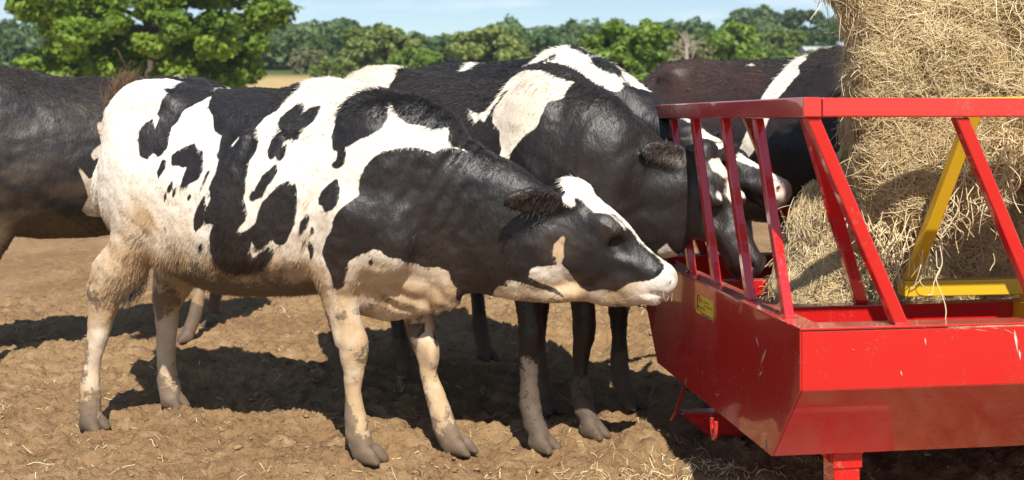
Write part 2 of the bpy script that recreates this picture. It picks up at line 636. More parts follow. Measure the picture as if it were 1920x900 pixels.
def cpart(name, fn, bevel=0.003):
    m = MB()
    fn(m)
    return m.build(name, M_YEL, cr_, bevel)


for yy_ in (CY, FW - CY):
    cpart('lower_rail', lambda m: m.box((pl[0] + (0 if yy_ < 0.8 else 0.5), yy_ - 0.025, cz - 0.024), (FL - 0.4, yy_ + 0.025, cz + 0.024)))
    for xk in (0, 1.15, 2.2):
        x = pl[0] + 0.03 + xk
        s = 1 if yy_ < 0.8 else -1
        if s < 0 and xk == 0: continue
        cpart('post', lambda m: m.cut_bar((x, yy_ , cz + 0.0245), (x + 0.07, yy_ - s * 0.235, R1 - 0.04), 0.040, 0.034))
    s = 1 if yy_ < 0.8 else -1
    cpart('upper_rail', lambda m: m.bar((0.16 if s > 0 else 0.95, yy_ - s * 0.235, 1.236), (FL - 0.3, yy_ - s * 0.235, 1.30), 0.045, 0.045))
    for xk in (0.40, 1.9):
        x = pl[0] + xk
        cpart('mount', lambda m: m.box((x, yy_ - 0.036, BZ1 - 0.062), (x + 0.11, yy_ + 0.05, BZ1 + 0.006)))
        cpart('mount_post', lambda m: m.box((x + 0.005, yy_ - 0.02, BZ1 + 0.007), (x + 0.06, yy_ + 0.02, cz - 0.025)))

# legs with folded collars
for lx, ly in ((0.20, 0.235), (FL - 0.3, 0.235), (0.20, FW - 0.30), (FL - 0.3, FW - 0.30)):
    leg = fpart('leg', lambda m: m.box((lx, ly, 0.101 if lx < 1 and ly < 0.8 else 0.012), (lx + 0.078, ly + 0.078, ZB - 0.002)), bevel=0.004)
    fpart('collar', lambda m: m.box((lx - 0.004, ly - 0.006, ZB - 0.052), (lx + 0.082, ly - 0.0005, ZB - 0.012)), bevel=0.002, parent=leg)
    fpart('collar_lip', lambda m: m.prism([(lx - 0.002, ly - 0.006, ZB - 0.012), (lx + 0.080, ly - 0.006, ZB - 0.012),
                                          (lx + 0.092, ly - 0.045, ZB + 0.018), (lx + 0.012, ly - 0.045, ZB + 0.018)], (0, 0.005, 0.004)), parent=leg)
    fpart('gusset', lambda m: m.prism([(lx - 0.002, ly + 0.02, ZB - 0.003), (lx - 0.045, ly + 0.02, ZB - 0.003), (lx - 0.002, ly + 0.02, ZB - 0.045)], (0, 0.006, 0)), parent=leg)
    if not (lx < 1 and ly < 0.8): fpart('foot_plate', lambda m: m.box((lx - 0.04, ly - 0.04, 0.0), (lx + 0.12, ly + 0.12, 0.0115)), parent=leg)

fpart('skid_box', lambda m: m.box((0.01, 0.09, 0.005), (0.45, 0.40, 0.10)), bevel=0.02)
# hitch tray under the near end, tie ring, drain slots
h0 = w2f(px2w(1340, 800, 4.15))
db = fpart('drawbar', lambda m: m.prism([(h0[0] - 0.13, h0[1], 0.10), (h0[0] + 0.62, h0[1], 0.10), (h0[0] + 0.62, h0[1], 0.02), (h0[0] - 0.03, h0[1], 0.02)], (0, 0.012, 0)), bevel=0.003)
fpart('drawbar_flange', lambda m: m.box((h0[0] - 0.118, h0[1] + 0.013, 0.088), (h0[0] + 0.62, h0[1] + 0.07, 0.1)), bevel=0.003, parent=db)
fpart('drawbar_end', lambda m: m.bar((h0[0] - 0.15, h0[1] + 0.04, 0.075), (h0[0] - 0.085, h0[1] + 0.12, 0.165), 0.07, 0.012, (1, 0, 0)), bevel=0.003, parent=db)
fpart('drawbar_support', lambda m: m.box((h0[0] + 0.35, h0[1] + 0.075, 0.0), (h0[0] + 0.42, h0[1] + 0.14, ZB - 0.001)), bevel=0.003, parent=db)
ry = w2f(px2w(1347, 775, 3.57))[1]
rp = [(-0.012 + 0.0 * a, ry + 0.022 * math.cos(a), ZB - 0.035 + 0.05 * math.sin(a) * (1 if math.sin(a) < 0 else 0.9)) for a in np.linspace(math.pi * 0.92, math.pi * 2.08, 13)]
fpart('tie_ring', lambda m: m.tube(rp, 0.007, 8))
for (hx_, hy_) in ((1286, 716), (1358, 771), (1436, 834)):
    Dh = 1.152 / ((hx_ - 960) / FPX + 0.1362)
    hp = w2f(px2w(hx_, hy_, Dh))
    pts = [(-0.0012, hp[1] + 0.008 * math.cos(a), max(hp[2], ZB + 0.016) + 0.014 * math.sin(a)) for a in np.linspace(0, 2 * math.pi, 12, endpoint=False)]
    fpart('drain_slot', lambda m: m.prism(pts, (0.0008, 0, 0)), M_GREY)
# white scuffs and weld beads on the panels
M_SCUFF = plain_mat('scuffed_paint', (0.62, 0.50, 0.44), 0.6, 0.3, 60)
for (sx, sy, dx, dy) in ((1432, 668, -5, 14), (1427, 700, -2, 4), (1345, 740, 6, 1), (1420, 640, 3, 10)):
    pts = []
    for k, (ox, oy) in enumerate(((0, -1), (0.35, 0), (0, 1), (-0.35, 0))):
        ax, ay = sx + dx * oy + 3 * ox, sy + dy * oy + 2 * ox
        Dh = 1.152 / ((ax - 960) / FPX + 0.1362)
        p = w2f(px2w(ax, ay, Dh))
        pts.append((-0.0008, p[1], p[2]))
    fpart('scuff', lambda m: m.prism(pts, (0.0005, 0, 0)), M_SCUFF)

for (sx, sy, dx, dy, w_) in ((1905, 640, 3, 22, 4), (1893, 622, 12, 6, 3), (1912, 665, 1, 10, 3), (1800, 616, 22, 1, 2), (1840, 619, 14, 2, 2), (1735, 640, 1, 7, 2), (1865, 615, 8, 1, 2), (1690, 700, 1, 5, 2), (1600, 655, 4, 1, 1.5)):
    pts = []
    for (ox, oy) in ((0, -1), (1.0, -0.2), (0.4, 0.5), (0, 1), (-0.6, 0.3), (-1.0, -0.4)):
        ax, ay = sx + dx * oy + w_ * ox * 0.6, sy + dy * oy + 0.5 * ox
        pr = (ax - 960) / FPX
        tq = (pr * 2.9 - 0.757) / (0.991 - 0.135 * pr)
        Dh = 2.9 + 0.135 * tq
        pts.append((tq, -0.0008, min(CAMH - (ay - HOR) / FPX * Dh, ZT - 0.006)))
    fpart('scuff', lambda m: m.prism(pts, (0, 0.0005, 0)), M_SCUFF)
# maker's sticker on the end panel
def stick(px, py):
    Dh = 1.152 / ((px - 960) / FPX + 0.1362)
    p = w2f(px2w(px, py, Dh))
    return p[1], p[2]


ya, za = stick(1306, 549)
yb, zb = stick(1338, 606)
ztop, zlow = za, zb + 0.004
sw, sh = abs(ya - yb), abs(ztop - zlow)
M_SY = plain_mat('sticker_yellow', (0.74, 0.55, 0.05), 0.4, 0.08, 20)
M_SK = plain_mat('sticker_black', (0.02, 0.02, 0.02), 0.45, 0.1)
M_SR = plain_mat('sticker_red', (0.70, 0.07, 0.01), 0.45, 0.1)
M_SW = plain_mat('sticker_white', (0.62, 0.58, 0.45), 0.45, 0.1)
sk = fpart('sticker', lambda m: m.box((-0.0012, yb, zlow), (-0.0002, ya, ztop)), M_SY)
# sticker coordinates: a goes from the left edge of the print, b from its top
def sbox(nm, a0, b0, a1, b1, mat, d=0.0016):
    fpart(nm, lambda m: m.box((-d, ya - a1 * sw, ztop - b1 * sh), (-d + 0.0006, ya - a0 * sw, ztop - b0 * sh)), mat, parent=sk)


sbox('print_band', 0.34, 0.86, 0.98, 0.99, M_SK)
sbox('print_stem', 0.06, 0.06, 0.11, 0.80, M_SK)
sbox('print_stem', 0.12, 0.06, 0.26, 0.10, M_SK)
for k in range(3):
    sbox('print_mark', 0.16 + 0.07 * k, 0.14 + 0.02 * k, 0.21 + 0.07 * k, 0.34 + 0.02 * k, M_SR)
    sbox('print_mark', 0.14 + 0.07 * k, 0.74 + 0.02 * k, 0.19 + 0.07 * k, 0.84 + 0.02 * k, M_SR)


def text_mesh(nm, s, a, b, hgt, mat, parent, width=None):
    cu = bpy.data.curves.new(nm, 'FONT')
    cu.body = s
    ob = bpy.data.objects.new(nm, cu)
    COL.objects.link(ob)
    bpy.context.view_layer.update()
    me = bpy.data.meshes.new_from_object(ob.evaluated_get(bpy.context.evaluated_depsgraph_get()))
    bpy.data.objects.remove(ob)
    xs = [v.co.x for v in me.vertices]
    sc = hgt / 0.7
    scx = sc if width is None else width / (max(xs) - min(xs))
    for v in me.vertices:
        x, y = v.co.x * scx, v.co.y * sc
        v.co = (-0.0021, ya - a * sw - x, ztop - b * sh + y)
    me.materials.clear()
    me.materials.append(mat)
    me.name = nm
    return link(bpy.data.objects.new(nm, me), parent)


text_mesh('print_name', 'armco', 0.12, 0.68, 0.16 * sh, M_SK, sk, 0.42 * sw)
for row, (a0, b0, n) in enumerate(((0.42, 0.22, 8), (0.47, 0.40, 11))):
    for k in range(n):                       # two lines of print too small to read in the photograph
        sbox('print_line', a0 + 0.042 * k, b0 + 0.01 * (k % 3), a0 + 0.042 * k + 0.026, b0 + 0.065, M_SK)
for k in range(2):
    sbox('print_line', 0.40 + 0.31 * k, 0.905, 0.64 + 0.30 * k, 0.945, M_SW, 0.0022)
# ------------------------------------------------------------------ implicit modelling
class Field:
    def __init__(self, lo, hi, h):
        self.lo = np.array(lo, np.float32)
        self.h = h
        n = np.ceil((np.array(hi) - np.array(lo)) / h).astype(int) + 1
        self.ax = [self.lo[i] + h * np.arange(n[i], dtype=np.float32) for i in range(3)]
        self.F = np.full(n, 1.0, np.float32)

    def sub(self, lo, hi):
        sl = []
        for i in range(3):
            a = int(np.clip(np.floor((lo[i] - self.lo[i]) / self.h), 0, self.F.shape[i]))
            b = int(np.clip(np.ceil((hi[i] - self.lo[i]) / self.h) + 1, 0, self.F.shape[i]))
            sl.append(slice(a, b))
        return tuple(sl)

    def grid(self, sl):
        return (self.ax[0][sl[0]][:, None, None], self.ax[1][sl[1]][None, :, None], self.ax[2][sl[2]][None, None, :])

    def smin(self, sl, d, k):
        a = self.F[sl]
        if k <= 0:
            self.F[sl] = np.minimum(a, d)
            return
        h = np.clip(0.5 + 0.5 * (a - d) / k, 0, 1)
        self.F[sl] = a * (1 - h) + d * h - k * h * (1 - h)

    def smax(self, sl, d, k):           # carve: keep outside of d
        a = self.F[sl]
        d = -d
        h = np.clip(0.5 - 0.5 * (a - d) / k, 0, 1)
        self.F[sl] = a * (1 - h) + d * h + k * h * (1 - h)

    def ell_d(self, sl, c, r, R=None):
        X, Y, Z = self.grid(sl)
        x, y, z = X - c[0], Y - c[1], Z - c[2]
        if R is not None:
            R = np.asarray(R, np.float32)
            x, y, z = (x * R[0][0] + y * R[0][1] + z * R[0][2], x * R[1][0] + y * R[1][1] + z * R[1][2], x * R[2][0] + y * R[2][1] + z * R[2][2])
        k0 = np.sqrt((x / r[0]) ** 2 + (y / r[1]) ** 2 + (z / r[2]) ** 2)
        k1 = np.sqrt((x / r[0] ** 2) ** 2 + (y / r[1] ** 2) ** 2 + (z / r[2] ** 2) ** 2) + 1e-6
        return np.where(k0 < 1e-4, -min(r), k0 * (k0 - 1) / k1)

    def ell(self, c, r, k=0.03, R=None, carve=False):
        m = max(r) + k + 2 * self.h
        sl = self.sub(np.array(c) - m, np.array(c) + m)
        d = self.ell_d(sl, c, r, R)
        (self.smax if carve else self.smin)(sl, d, k)

    def tube(self, st, ref, k=0.03, sub=4, carve=False, scale_end=1.0):
        """st rows: x, y, z, r1 (along ref), r2 (across), pear; smooth interpolation between stations"""
        st = np.array([list(s) + [0.0] * (6 - len(s)) for s in st], np.float64)
        P = []
        n = len(st)
        for i in range(n - 1):
            p0, p1, p2, p3 = st[max(i - 1, 0)], st[i], st[i + 1], st[min(i + 2, n - 1)]
            for u in np.linspace(0, 1, sub, endpoint=False):
                P.append(0.5 * (2 * p1 + (p2 - p0) * u + (2 * p0 - 5 * p1 + 4 * p2 - p3) * u * u + (3 * p1 - p0 - 3 * p2 + p3) * u ** 3))
        P.append(st[-1])
        P = np.array(P, np.float32)
        rm = max(P[:, 3].max(), P[:, 4].max()) + k + 3 * self.h
        big = self.sub(P[:, :3].min(0) - rm, P[:, :3].max(0) + rm)
        T = np.full(tuple(s.stop - s.start for s in big), 1.0, np.float32)
        ref = np.array(ref, np.float32)
        for a, b in zip(P[:-1], P[1:]):
            ab = b[:3] - a[:3]
            L = float(np.linalg.norm(ab)) + 1e-9
            tg = ab / L
            e2 = np.cross(tg, ref)
            e2 /= np.linalg.norm(e2) + 1e-9
            e1 = np.cross(e2, tg)
            m = max(a[3], a[4], b[3], b[4]) + k + 3 * self.h
            lo, hi = np.minimum(a[:3], b[:3]) - m, np.maximum(a[:3], b[:3]) + m
            sl = self.sub(lo, hi)
            X, Y, Z = self.grid(sl)
            x, y, z = X - a[0], Y - a[1], Z - a[2]
            tt = np.clip((x * tg[0] + y * tg[1] + z * tg[2]) / L, 0, 1)
            x, y, z = x - tt * ab[0], y - tt * ab[1], z - tt * ab[2]
            r1 = a[3] + tt * (b[3] - a[3])
            r2 = a[4] + tt * (b[4] - a[4])
            pr = a[5] + tt * (b[5] - a[5])
            q1 = x * e1[0] + y * e1[1] + z * e1[2]
            q2 = x * e2[0] + y * e2[1] + z * e2[2]
            q3 = x * tg[0] + y * tg[1] + z * tg[2]
            r2 = r2 * (1 - pr * np.clip(q1 / r1, -1, 1))
            r3 = np.minimum(r1, r2) * scale_end
            k0 = np.sqrt((q1 / r1) ** 2 + (q2 / r2) ** 2 + (q3 / r3) ** 2)
            k1 = np.sqrt((q1 / r1 ** 2) ** 2 + (q2 / r2 ** 2) ** 2 + (q3 / r3 ** 2) ** 2) + 1e-6
            d = np.where(k0 < 1e-4, -np.minimum(r1, r2), k0 * (k0 - 1) / k1)
            s2 = tuple(slice(s.start - g.start, s.stop - g.start) for s, g in zip(sl, big))
            T[s2] = np.minimum(T[s2], d)
        (self.smax if carve else self.smin)(big, T, k)

    def mesh(self, smooth=2):
        F, h = self.F, self.h
        S = F < 0
        n = np.array(F.shape) - 1
        cnt = np.zeros(n, np.int8)
        for c in range(8):
            o = [(c >> b) & 1 for b in range(3)]
            cnt += S[o[0]:o[0] + n[0], o[1]:o[1] + n[1], o[2]:o[2] + n[2]]
        act = (cnt > 0) & (cnt < 8)
        ci = np.argwhere(act)
        idx = np.full(n, -1, np.int32)
        idx[act] = np.arange(len(ci))
        acc = np.zeros((len(ci), 3), np.float32)
        num = np.zeros(len(ci), np.float32)
        for ax in range(3):
            o1, o2 = [a for a in range(3) if a != ax]
            for p in (0, 1):
                for q in (0, 1):
                    A = ci.copy()
                    A[:, o1] += p
                    A[:, o2] += q
                    B = A.copy()
                    B[:, ax] += 1
                    fa, fb = F[A[:, 0], A[:, 1], A[:, 2]], F[B[:, 0], B[:, 1], B[:, 2]]
                    cr = (fa < 0) != (fb < 0)
                    tt = np.where(cr, fa / np.where(cr, fa - fb, 1), 0)
                    pt = A.astype(np.float32)
                    pt[:, ax] += tt
                    acc[cr] += pt[cr]
                    num[cr] += 1
        V = acc / num[:, None] * h + self.lo
        quads = []
        for ax in range(3):
            o1, o2 = [(1, 2), (2, 0), (0, 1)][ax]
            sa = [slice(None)] * 3
            sb = [slice(None)] * 3
            sa[ax], sb[ax] = slice(0, -1), slice(1, None)
            A, B = S[tuple(sa)], S[tuple(sb)]
            e = np.argwhere(A != B)
            ok = (e[:, o1] > 0) & (e[:, o2] > 0) & (e[:, o1] < n[o1]) & (e[:, o2] < n[o2])
            e = e[ok]
            ins = A[e[:, 0], e[:, 1], e[:, 2]]

            def cell(d1, d2):
                c = e.copy()
                c[:, o1] -= d1
                c[:, o2] -= d2
                return idx[c[:, 0], c[:, 1], c[:, 2]]
            q = np.stack([cell(1, 1), cell(0, 1), cell(0, 0), cell(1, 0)], -1)
            q[~ins] = q[~ins][:, ::-1]
            quads.append(q)
        Qd = np.concatenate(quads)
        Qd = Qd[(Qd >= 0).all(1)]
        E = np.concatenate([Qd[:, [0, 1]], Qd[:, [1, 2]], Qd[:, [2, 3]], Qd[:, [3, 0]]])
        for _ in range(smooth):
            s = np.zeros_like(V)
            c = np.zeros(len(V), np.float32)
            for d in range(3):
                s[:, d] = np.bincount(E[:, 0], V[E[:, 1], d], len(V)) + np.bincount(E[:, 1], V[E[:, 0], d], len(V))
            c = np.bincount(E.ravel(), minlength=len(V))
            V = 0.45 * V + 0.55 * s / np.maximum(c, 1)[:, None]
        return V.astype(np.float32), Qd


def vnormals(V, Q):
    a, b = V[Q[:, 2]] - V[Q[:, 0]], V[Q[:, 3]] - V[Q[:, 1]]
    fn = np.cross(a, b)
    out = np.zeros_like(V)
    for k in range(4):
        for d in range(3):
            out[:, d] += np.bincount(Q[:, k], fn[:, d], len(V))
    return out / (np.linalg.norm(out, axis=1, keepdims=True) + 1e-12)


def poly_sd(P, poly):
    """signed distance of points P (n,2) to polygon, negative inside"""
    poly = np.asarray(poly, np.float64)
    d = np.full(len(P), 1e9)
    inside = np.zeros(len(P), bool)
    px, py = P[:, 0], P[:, 1]
    for i in range(len(poly)):
        a, b = poly[i], poly[(i + 1) % len(poly)]
        e = b - a
        wx, wy = px - a[0], py - a[1]
        tt = np.clip((wx * e[0] + wy * e[1]) / (e @ e + 1e-12), 0, 1)
        d = np.minimum(d, (wx - e[0] * tt) ** 2 + (wy - e[1] * tt) ** 2)
        cond = (a[1] > py) != (b[1] > py)
        if abs(e[1]) > 1e-12:
            inside ^= cond & (px < e[0] * (py - a[1]) / e[1] + a[0])
    d = np.sqrt(d)
    return np.where(inside, -d, d)


def P2(s):
    return [tuple(float(v) for v in p.split(',')) for p in s.split()]


# ------------------------------------------------------------------ cows
class Frame:
    def __init__(self, ox, oy, deg):
        self.o = np.array([ox, oy])
        a = math.radians(deg)
        self.a = a
        self.c, self.s = math.cos(a), math.sin(a)

    def to_local(self, p):
        x, y = p[0] - self.o[0], p[1] - self.o[1]
        return np.array([self.c * x + self.s * y, -self.s * x + self.c * y, p[2]])

    def ray(self, px, py):
        o = self.to_local((0, 0, CAMH))
        d = ((px - 960) / FPX, 1.0, -(py - HOR) / FPX)
        d = np.array([self.c * d[0] + self.s * d[1], -self.s * d[0] + self.c * d[1], d[2]])
        return o, d

    def at(self, px, py, v):
        """pixel to local point on the plane v (a lengthwise plane of the animal)"""
        o, d = self.ray(px, py)
        tt = (v - o[1]) / d[1]
        return o + d * tt

    def atD(self, px, py, D):
        return self.to_local(px2w(px, py, D))


def unit(v):
    v = np.asarray(v, np.float64)
    return v / np.linalg.norm(v)


def add_hoof(f, u, v, dirn, s=1.0, spread=0.021):
    d = unit((dirn[0], dirn[1], 0))
    l = np.array([-d[1], d[0], 0])
    tilt = unit(d + np.array([0, 0, -0.45]))
    up = np.cross(l, tilt) * -1
    R = np.stack([tilt, l, unit(np.cross(tilt, l))])
    for q in (-1, 1):
        c = np.array([u, v, 0.020 * s]) + l * q * spread * s + d * 0.010 * s
        e = c + l * q * 0.006 * s + d * 0.052 * s + np.array([0, 0, -0.022 * s])
        b = c - d * 0.035 * s + np.array([0, 0, -0.006 * s])
        f.tube([[*b, 0.030 * s, 0.022 * s], [*c, 0.034 * s, 0.025 * s], [*e, 0.012 * s, 0.017 * s]], (0, 0, 1), 0.004, sub=3)
    f.ell(np.array([u, v, 0.075 * s]) - d * 0.050 * s, (0.018 * s, 0.038 * s, 0.016 * s), 0.015)


def head_axes(poll, nose, lat):
    t_ = unit(np.asarray(nose) - np.asarray(poll))
    l = np.asarray(lat, np.float64)
    l = unit(l - t_ * (l @ t_))
    up = unit(np.cross(t_, l))
    if up[2] < 0: up = -up
    l = unit(np.cross(up, t_))          # points to the animal's left
    return t_, l, up


def add_head(f, poll, nose, lat, s=1.0, ears=None, jaw=1.0, prof=None, ea=0.40, ec=-0.036, lid=0.0, ms=0.0, md=0.0, closed=False, mouth=None, nostril=(0.955, 0.046, -0.040)):
    """poll: top of the head; nose: upper front of the muzzle"""
    poll, nose = np.asarray(poll, np.float64), np.asarray(nose, np.float64)
    L = np.linalg.norm(nose - poll)
    t_, l, up = head_axes(poll, nose, lat)
    R = np.stack([t_, l, up])

    def at(a, b, c):
        return poll + t_ * a * L + l * b * s + up * c * s
    st = []
    for a, top, bot, hw, pear in prof or ((-0.03, -0.03, -0.16 * jaw, 0.060, 0.1), (0.06, 0.004, -0.21 * jaw, 0.078, -0.1), (0.18, 0.012, -0.245 * jaw, 0.094, -0.15), (0.32, 0.008, -0.25 * jaw, 0.096, -0.25),
                                  (0.48, 0.002, -0.215 * jaw, 0.080, -0.15), (0.62, -0.002, -0.175 * jaw, 0.064, 0.0), (0.76, -0.006, -0.145, 0.056, 0.05), (0.88, -0.008, -0.132, 0.060, 0.05), (0.955, -0.022, -0.122, 0.056, 0.05)):
        c = at(a, 0, (top + bot) / 2)
        st.append([*c, (top - bot) / 2 * s, hw * s, pear])
    f.tube(st, up, 0.03, sub=3, scale_end=0.55)
    f.ell(at(0.03, 0, -0.012), (0.045 * s, 0.055 * s, 0.04 * s), 0.035, R)
    f.ell(at(0.93 + ms, 0, -0.062), (0.045 * s, 0.066 * s, 0.052 * s), 0.02, R)       # muzzle pad
    f.ell(at(0.89 + ms, 0, -0.125 + md), (0.055 * s, 0.045 * s, 0.024 * s), 0.018, R)      # chin
    for q in (-1, 1):
        f.ell(at(ea, q * (0.070 if closed else 0.080), ec), (0.060 * s, 0.022 * s, 0.036 * s), 0.035, R)       # brow and eye bulge
        f.ell(at(0.38, q * 0.060, -0.15), (0.105 * s, 0.036 * s, 0.080 * s), 0.035, R)   # cheek
        f.ell(at(0.60, q * 0.050, -0.075), (0.10 * s, 0.020 * s, 0.022 * s), 0.025, R)   # facial crest
        f.ell(at(ea + 0.15, q * 0.074, -0.05), (0.05 * s, 0.02 * s, 0.03 * s), 0.02, R, carve=True)
        f.ell(at(nostril[0], q * nostril[1], nostril[2]), (0.022 * s, 0.016 * s, 0.013 * s), 0.008, R, carve=True)   # nostril
        f.ell(at(0.915 + ms, q * 0.062, -0.038), (0.028 * s, 0.012 * s, 0.018 * s), 0.012, R)
        # mouth line
        m = [[*at(a, q * b, c), 0.007 * s, 0.012 * s] for a, b, c in mouth or ((0.70, 0.062, -0.112), (0.80, 0.062, -0.104), (0.90, 0.064, -0.100), (0.985, 0.040, -0.098))]
        f.tube(m, up, 0.006, sub=2, carve=True)
        # lids
        if closed:
            for k_, (oc, rr_) in enumerate(((0.012, 0.006), (-0.004, 0.005), (-0.018, 0.005), (-0.030, 0.004))):
                f.tube([[*at(ea + da, q * (0.099 - abs(da) * 0.10 - 0.004 * k_), ec + oc - 0.6 * abs(da) * 0.2 * k_ - abs(da) * 0.12), rr_ * s, 0.007 * s] for da in (-0.075, -0.03, 0.02, 0.06)], up, 0.006, sub=2)
            continue
        f.ell(at(ea - 0.005, q * (0.103 + 0.3 * lid), ec + 0.015 - lid), (0.032 * s, 0.012 * s, 0.011 * s), 0.008, R)
        f.ell(at(ea + 0.01, q * (0.102 + 0.3 * lid), ec - 0.015 + lid * 0.5), (0.030 * s, 0.011 * s, 0.010 * s), 0.008, R)
        f.ell(at(ea + 0.03, q * 0.094, ec - 0.034), (0.026 * s, 0.010 * s, 0.006 * s), 0.010, R)
        f.ell(at(ea + 0.002, q * 0.118, ec - 0.3 * lid), (0.021 * s, 0.016 * s, 0.007 * s - 0.3 * lid), 0.005, R, carve=True)
    eyes = [at(ea + 0.002, q * (0.081 if closed else 0.086), ec + (0.004 if closed else 0)) for q in (-1, 1)]
    base = [at(0.07, q * 0.078, -0.045) for q in (-1, 1)]
    tips = []
    for i, q in enumerate((-1, 1)):
        b = base[i]
        if ears and ears[i] is not None:
            tip, face = ears[i]
        else:
            tip = b + l * q * 0.17 * s - t_ * 0.05 * s + up * 0.01
            face = unit(t_ * 0.8 + up * -0.2)
        ax_ = unit(np.asarray(tip) - b)
        nn = unit(np.asarray(face) - ax_ * (np.asarray(face) @ ax_))
        ww = np.cross(nn, ax_)
        Le = np.linalg.norm(np.asarray(tip) - b)
        RE = np.stack([ax_, ww, nn])
        f.tube([[*(b - ax_ * 0.03), 0.028 * s, 0.030 * s], [*(b + ax_ * 0.05 * s), 0.024 * s, 0.036 * s]], nn, 0.02, sub=2)
        f.ell(b + ax_ * Le * 0.52 - ww * 0.006, (Le * 0.50, 0.050 * s, 0.020 * s), 0.02, RE)
        f.ell(b + ax_ * Le * 0.82, (Le * 0.24, 0.030 * s, 0.013 * s), 0.015, RE)
        f.ell(b + ax_ * Le * 0.54 + nn * 0.024 * s, (Le * 0.40, 0.040 * s, 0.020 * s), 0.014, RE, carve=True)
        tips.append((b, ax_, ww, nn, Le))
    return eyes, tips, (t_, l, up, L)


def front_leg(f, u, v, s, ztop=0.80, du=0.0, vt=None, step=0.0):
    vt = v if vt is None else vt
    st = []
    for z, d, r1, r2 in ((ztop, -0.01, 0.125, 0.075), (0.68, -0.03, 0.085, 0.066), (0.55, -0.012, 0.062, 0.054), (0.455, 0.004, 0.056, 0.05), (0.39, 0.008, 0.055, 0.05),
                         (0.33, -0.002, 0.044, 0.042), (0.24, -0.004, 0.035, 0.034), (0.165, -0.004, 0.042, 0.041), (0.125, 0.004, 0.043, 0.042), (0.085, 0.024, 0.039, 0.041), (0.05, 0.04, 0.044, 0.042)):
        w = min(1, z / ztop)
        g_ = 0.88 if z < 0.6 else 1.0
        st.append([u + (d + du * w * w) * s, v + (vt - v) * w, z * s, r1 * s * g_, r2 * s * g_])
    f.tube(st, (1, 0, 0.001), 0.045, sub=3)
    add_hoof(f, u + 0.055 * s, v, (1, 0), s)


def hind_leg(f, u, v, s, du=0.0, vt=None, lift=0.0):
    vt = v if vt is None else vt
    st = []
    for z, d, r1, r2 in ((1.05, 0.10, 0.21, 0.10), (0.88, 0.09, 0.20, 0.115), (0.74, 0.06, 0.145, 0.09), (0.64, 0.0, 0.10, 0.066), (0.56, -0.05, 0.078, 0.054), (0.49, -0.075, 0.066, 0.048),
                         (0.42, -0.062, 0.052, 0.043), (0.33, -0.04, 0.040, 0.038), (0.24, -0.025, 0.036, 0.035), (0.165, -0.012, 0.043, 0.042), (0.125, -0.002, 0.044, 0.042), (0.085, 0.018, 0.039, 0.041), (0.05, 0.034, 0.044, 0.042)):
        w = min(1, z / 1.0)
        st.append([u + (d + du * w) * s, v + (vt - v) * w, z * s + lift * (1 - w), r1 * s * (0.88 if z < 0.6 else 1), r2 * s * (0.88 if z < 0.6 else 1)])
    f.tube(st, (1, 0, 0.001), 0.05, sub=3)
    add_hoof(f, u + 0.05 * s, v, (1, 0), s)


def trunk_generic(f, s, tilt=0.0, wide=1.0, ztop=1.40):
    k = ztop / 1.40
    st = []
    for u, t_, b_, w, p in ((-0.86, 1.30, 1.00, 0.075, 0.0), (-0.78, 1.365, 0.86, 0.15, 0.05), (-0.64, 1.395, 0.74, 0.22, 0.1), (-0.48, 1.40, 0.68, 0.262, 0.14), (-0.30, 1.385, 0.62, 0.28, 0.18), (-0.05, 1.375, 0.57, 0.305, 0.18),
                            (0.20, 1.375, 0.575, 0.295, 0.16), (0.40, 1.395, 0.60, 0.26, 0.14), (0.55, 1.385, 0.62, 0.225, 0.08), (0.68, 1.33, 0.64, 0.185, 0.0), (0.78, 1.26, 0.70, 0.13, -0.1)):
        t_ = t_ - tilt * u
        st.append([u * s, 0, (t_ + b_) / 2 * k * s, (t_ - b_) / 2 * k * s, w * s * wide, p])
    f.tube(st, (0, 0, 1), 0.0, sub=3, scale_end=0.6)
    for q in (-1, 1):
        f.ell((-0.50 * s, q * 0.155 * s, 1.315 * k * s), (0.075 * s, 0.05 * s, 0.04 * s), 0.11)      # hook bones
        f.ell((-0.83 * s, q * 0.085 * s, 1.20 * k * s), (0.05 * s, 0.04 * s, 0.06 * s), 0.06)       # pin bones
        f.ell((0.48 * s, q * 0.135 * s, 1.08 * k * s), (0.13 * s, 0.075 * s, 0.27 * s), 0.06)       # shoulder
        f.ell((-0.36 * s, q * 0.285 * s, 1.10 * k * s), (0.06 * s, 0.03 * s, 0.14 * s), 0.07, carve=True)   # hollow before the hip
    f.ell((0.42 * s, 0, 1.36 * k * s), (0.16 * s, 0.05 * s, 0.05 * s), 0.06)


def tail_strands(f_pts, n, spread, L, r, seed):
    """hair of a tail switch starting round the last tail points"""
    g_ = np.random.default_rng(seed)
    p0, dirn = np.asarray(f_pts[-1]), unit(np.asarray(f_pts[-1]) - np.asarray(f_pts[-2]))
    k = 6
    P = np.zeros((n, k, 3))
    for i in range(n):
        a = p0 - dirn * g_.uniform(0, 0.10) + g_.normal(0, 0.010, 3)
        d = unit(dirn + g_.normal(0, spread, 3))
        ln = L * g_.uniform(0.5, 1.0)
        w = g_.normal(0, 0.015, 3)
        for j in range(k):
            q = j / (k - 1)
            P[i, j] = a + d * ln * q + w * math.sin(q * 3.0) + np.array([0, 0, -0.03]) * q * q
    rad = np.linspace(r, r * 0.3, k)[None, :].repeat(n, 0)
    return P, rad


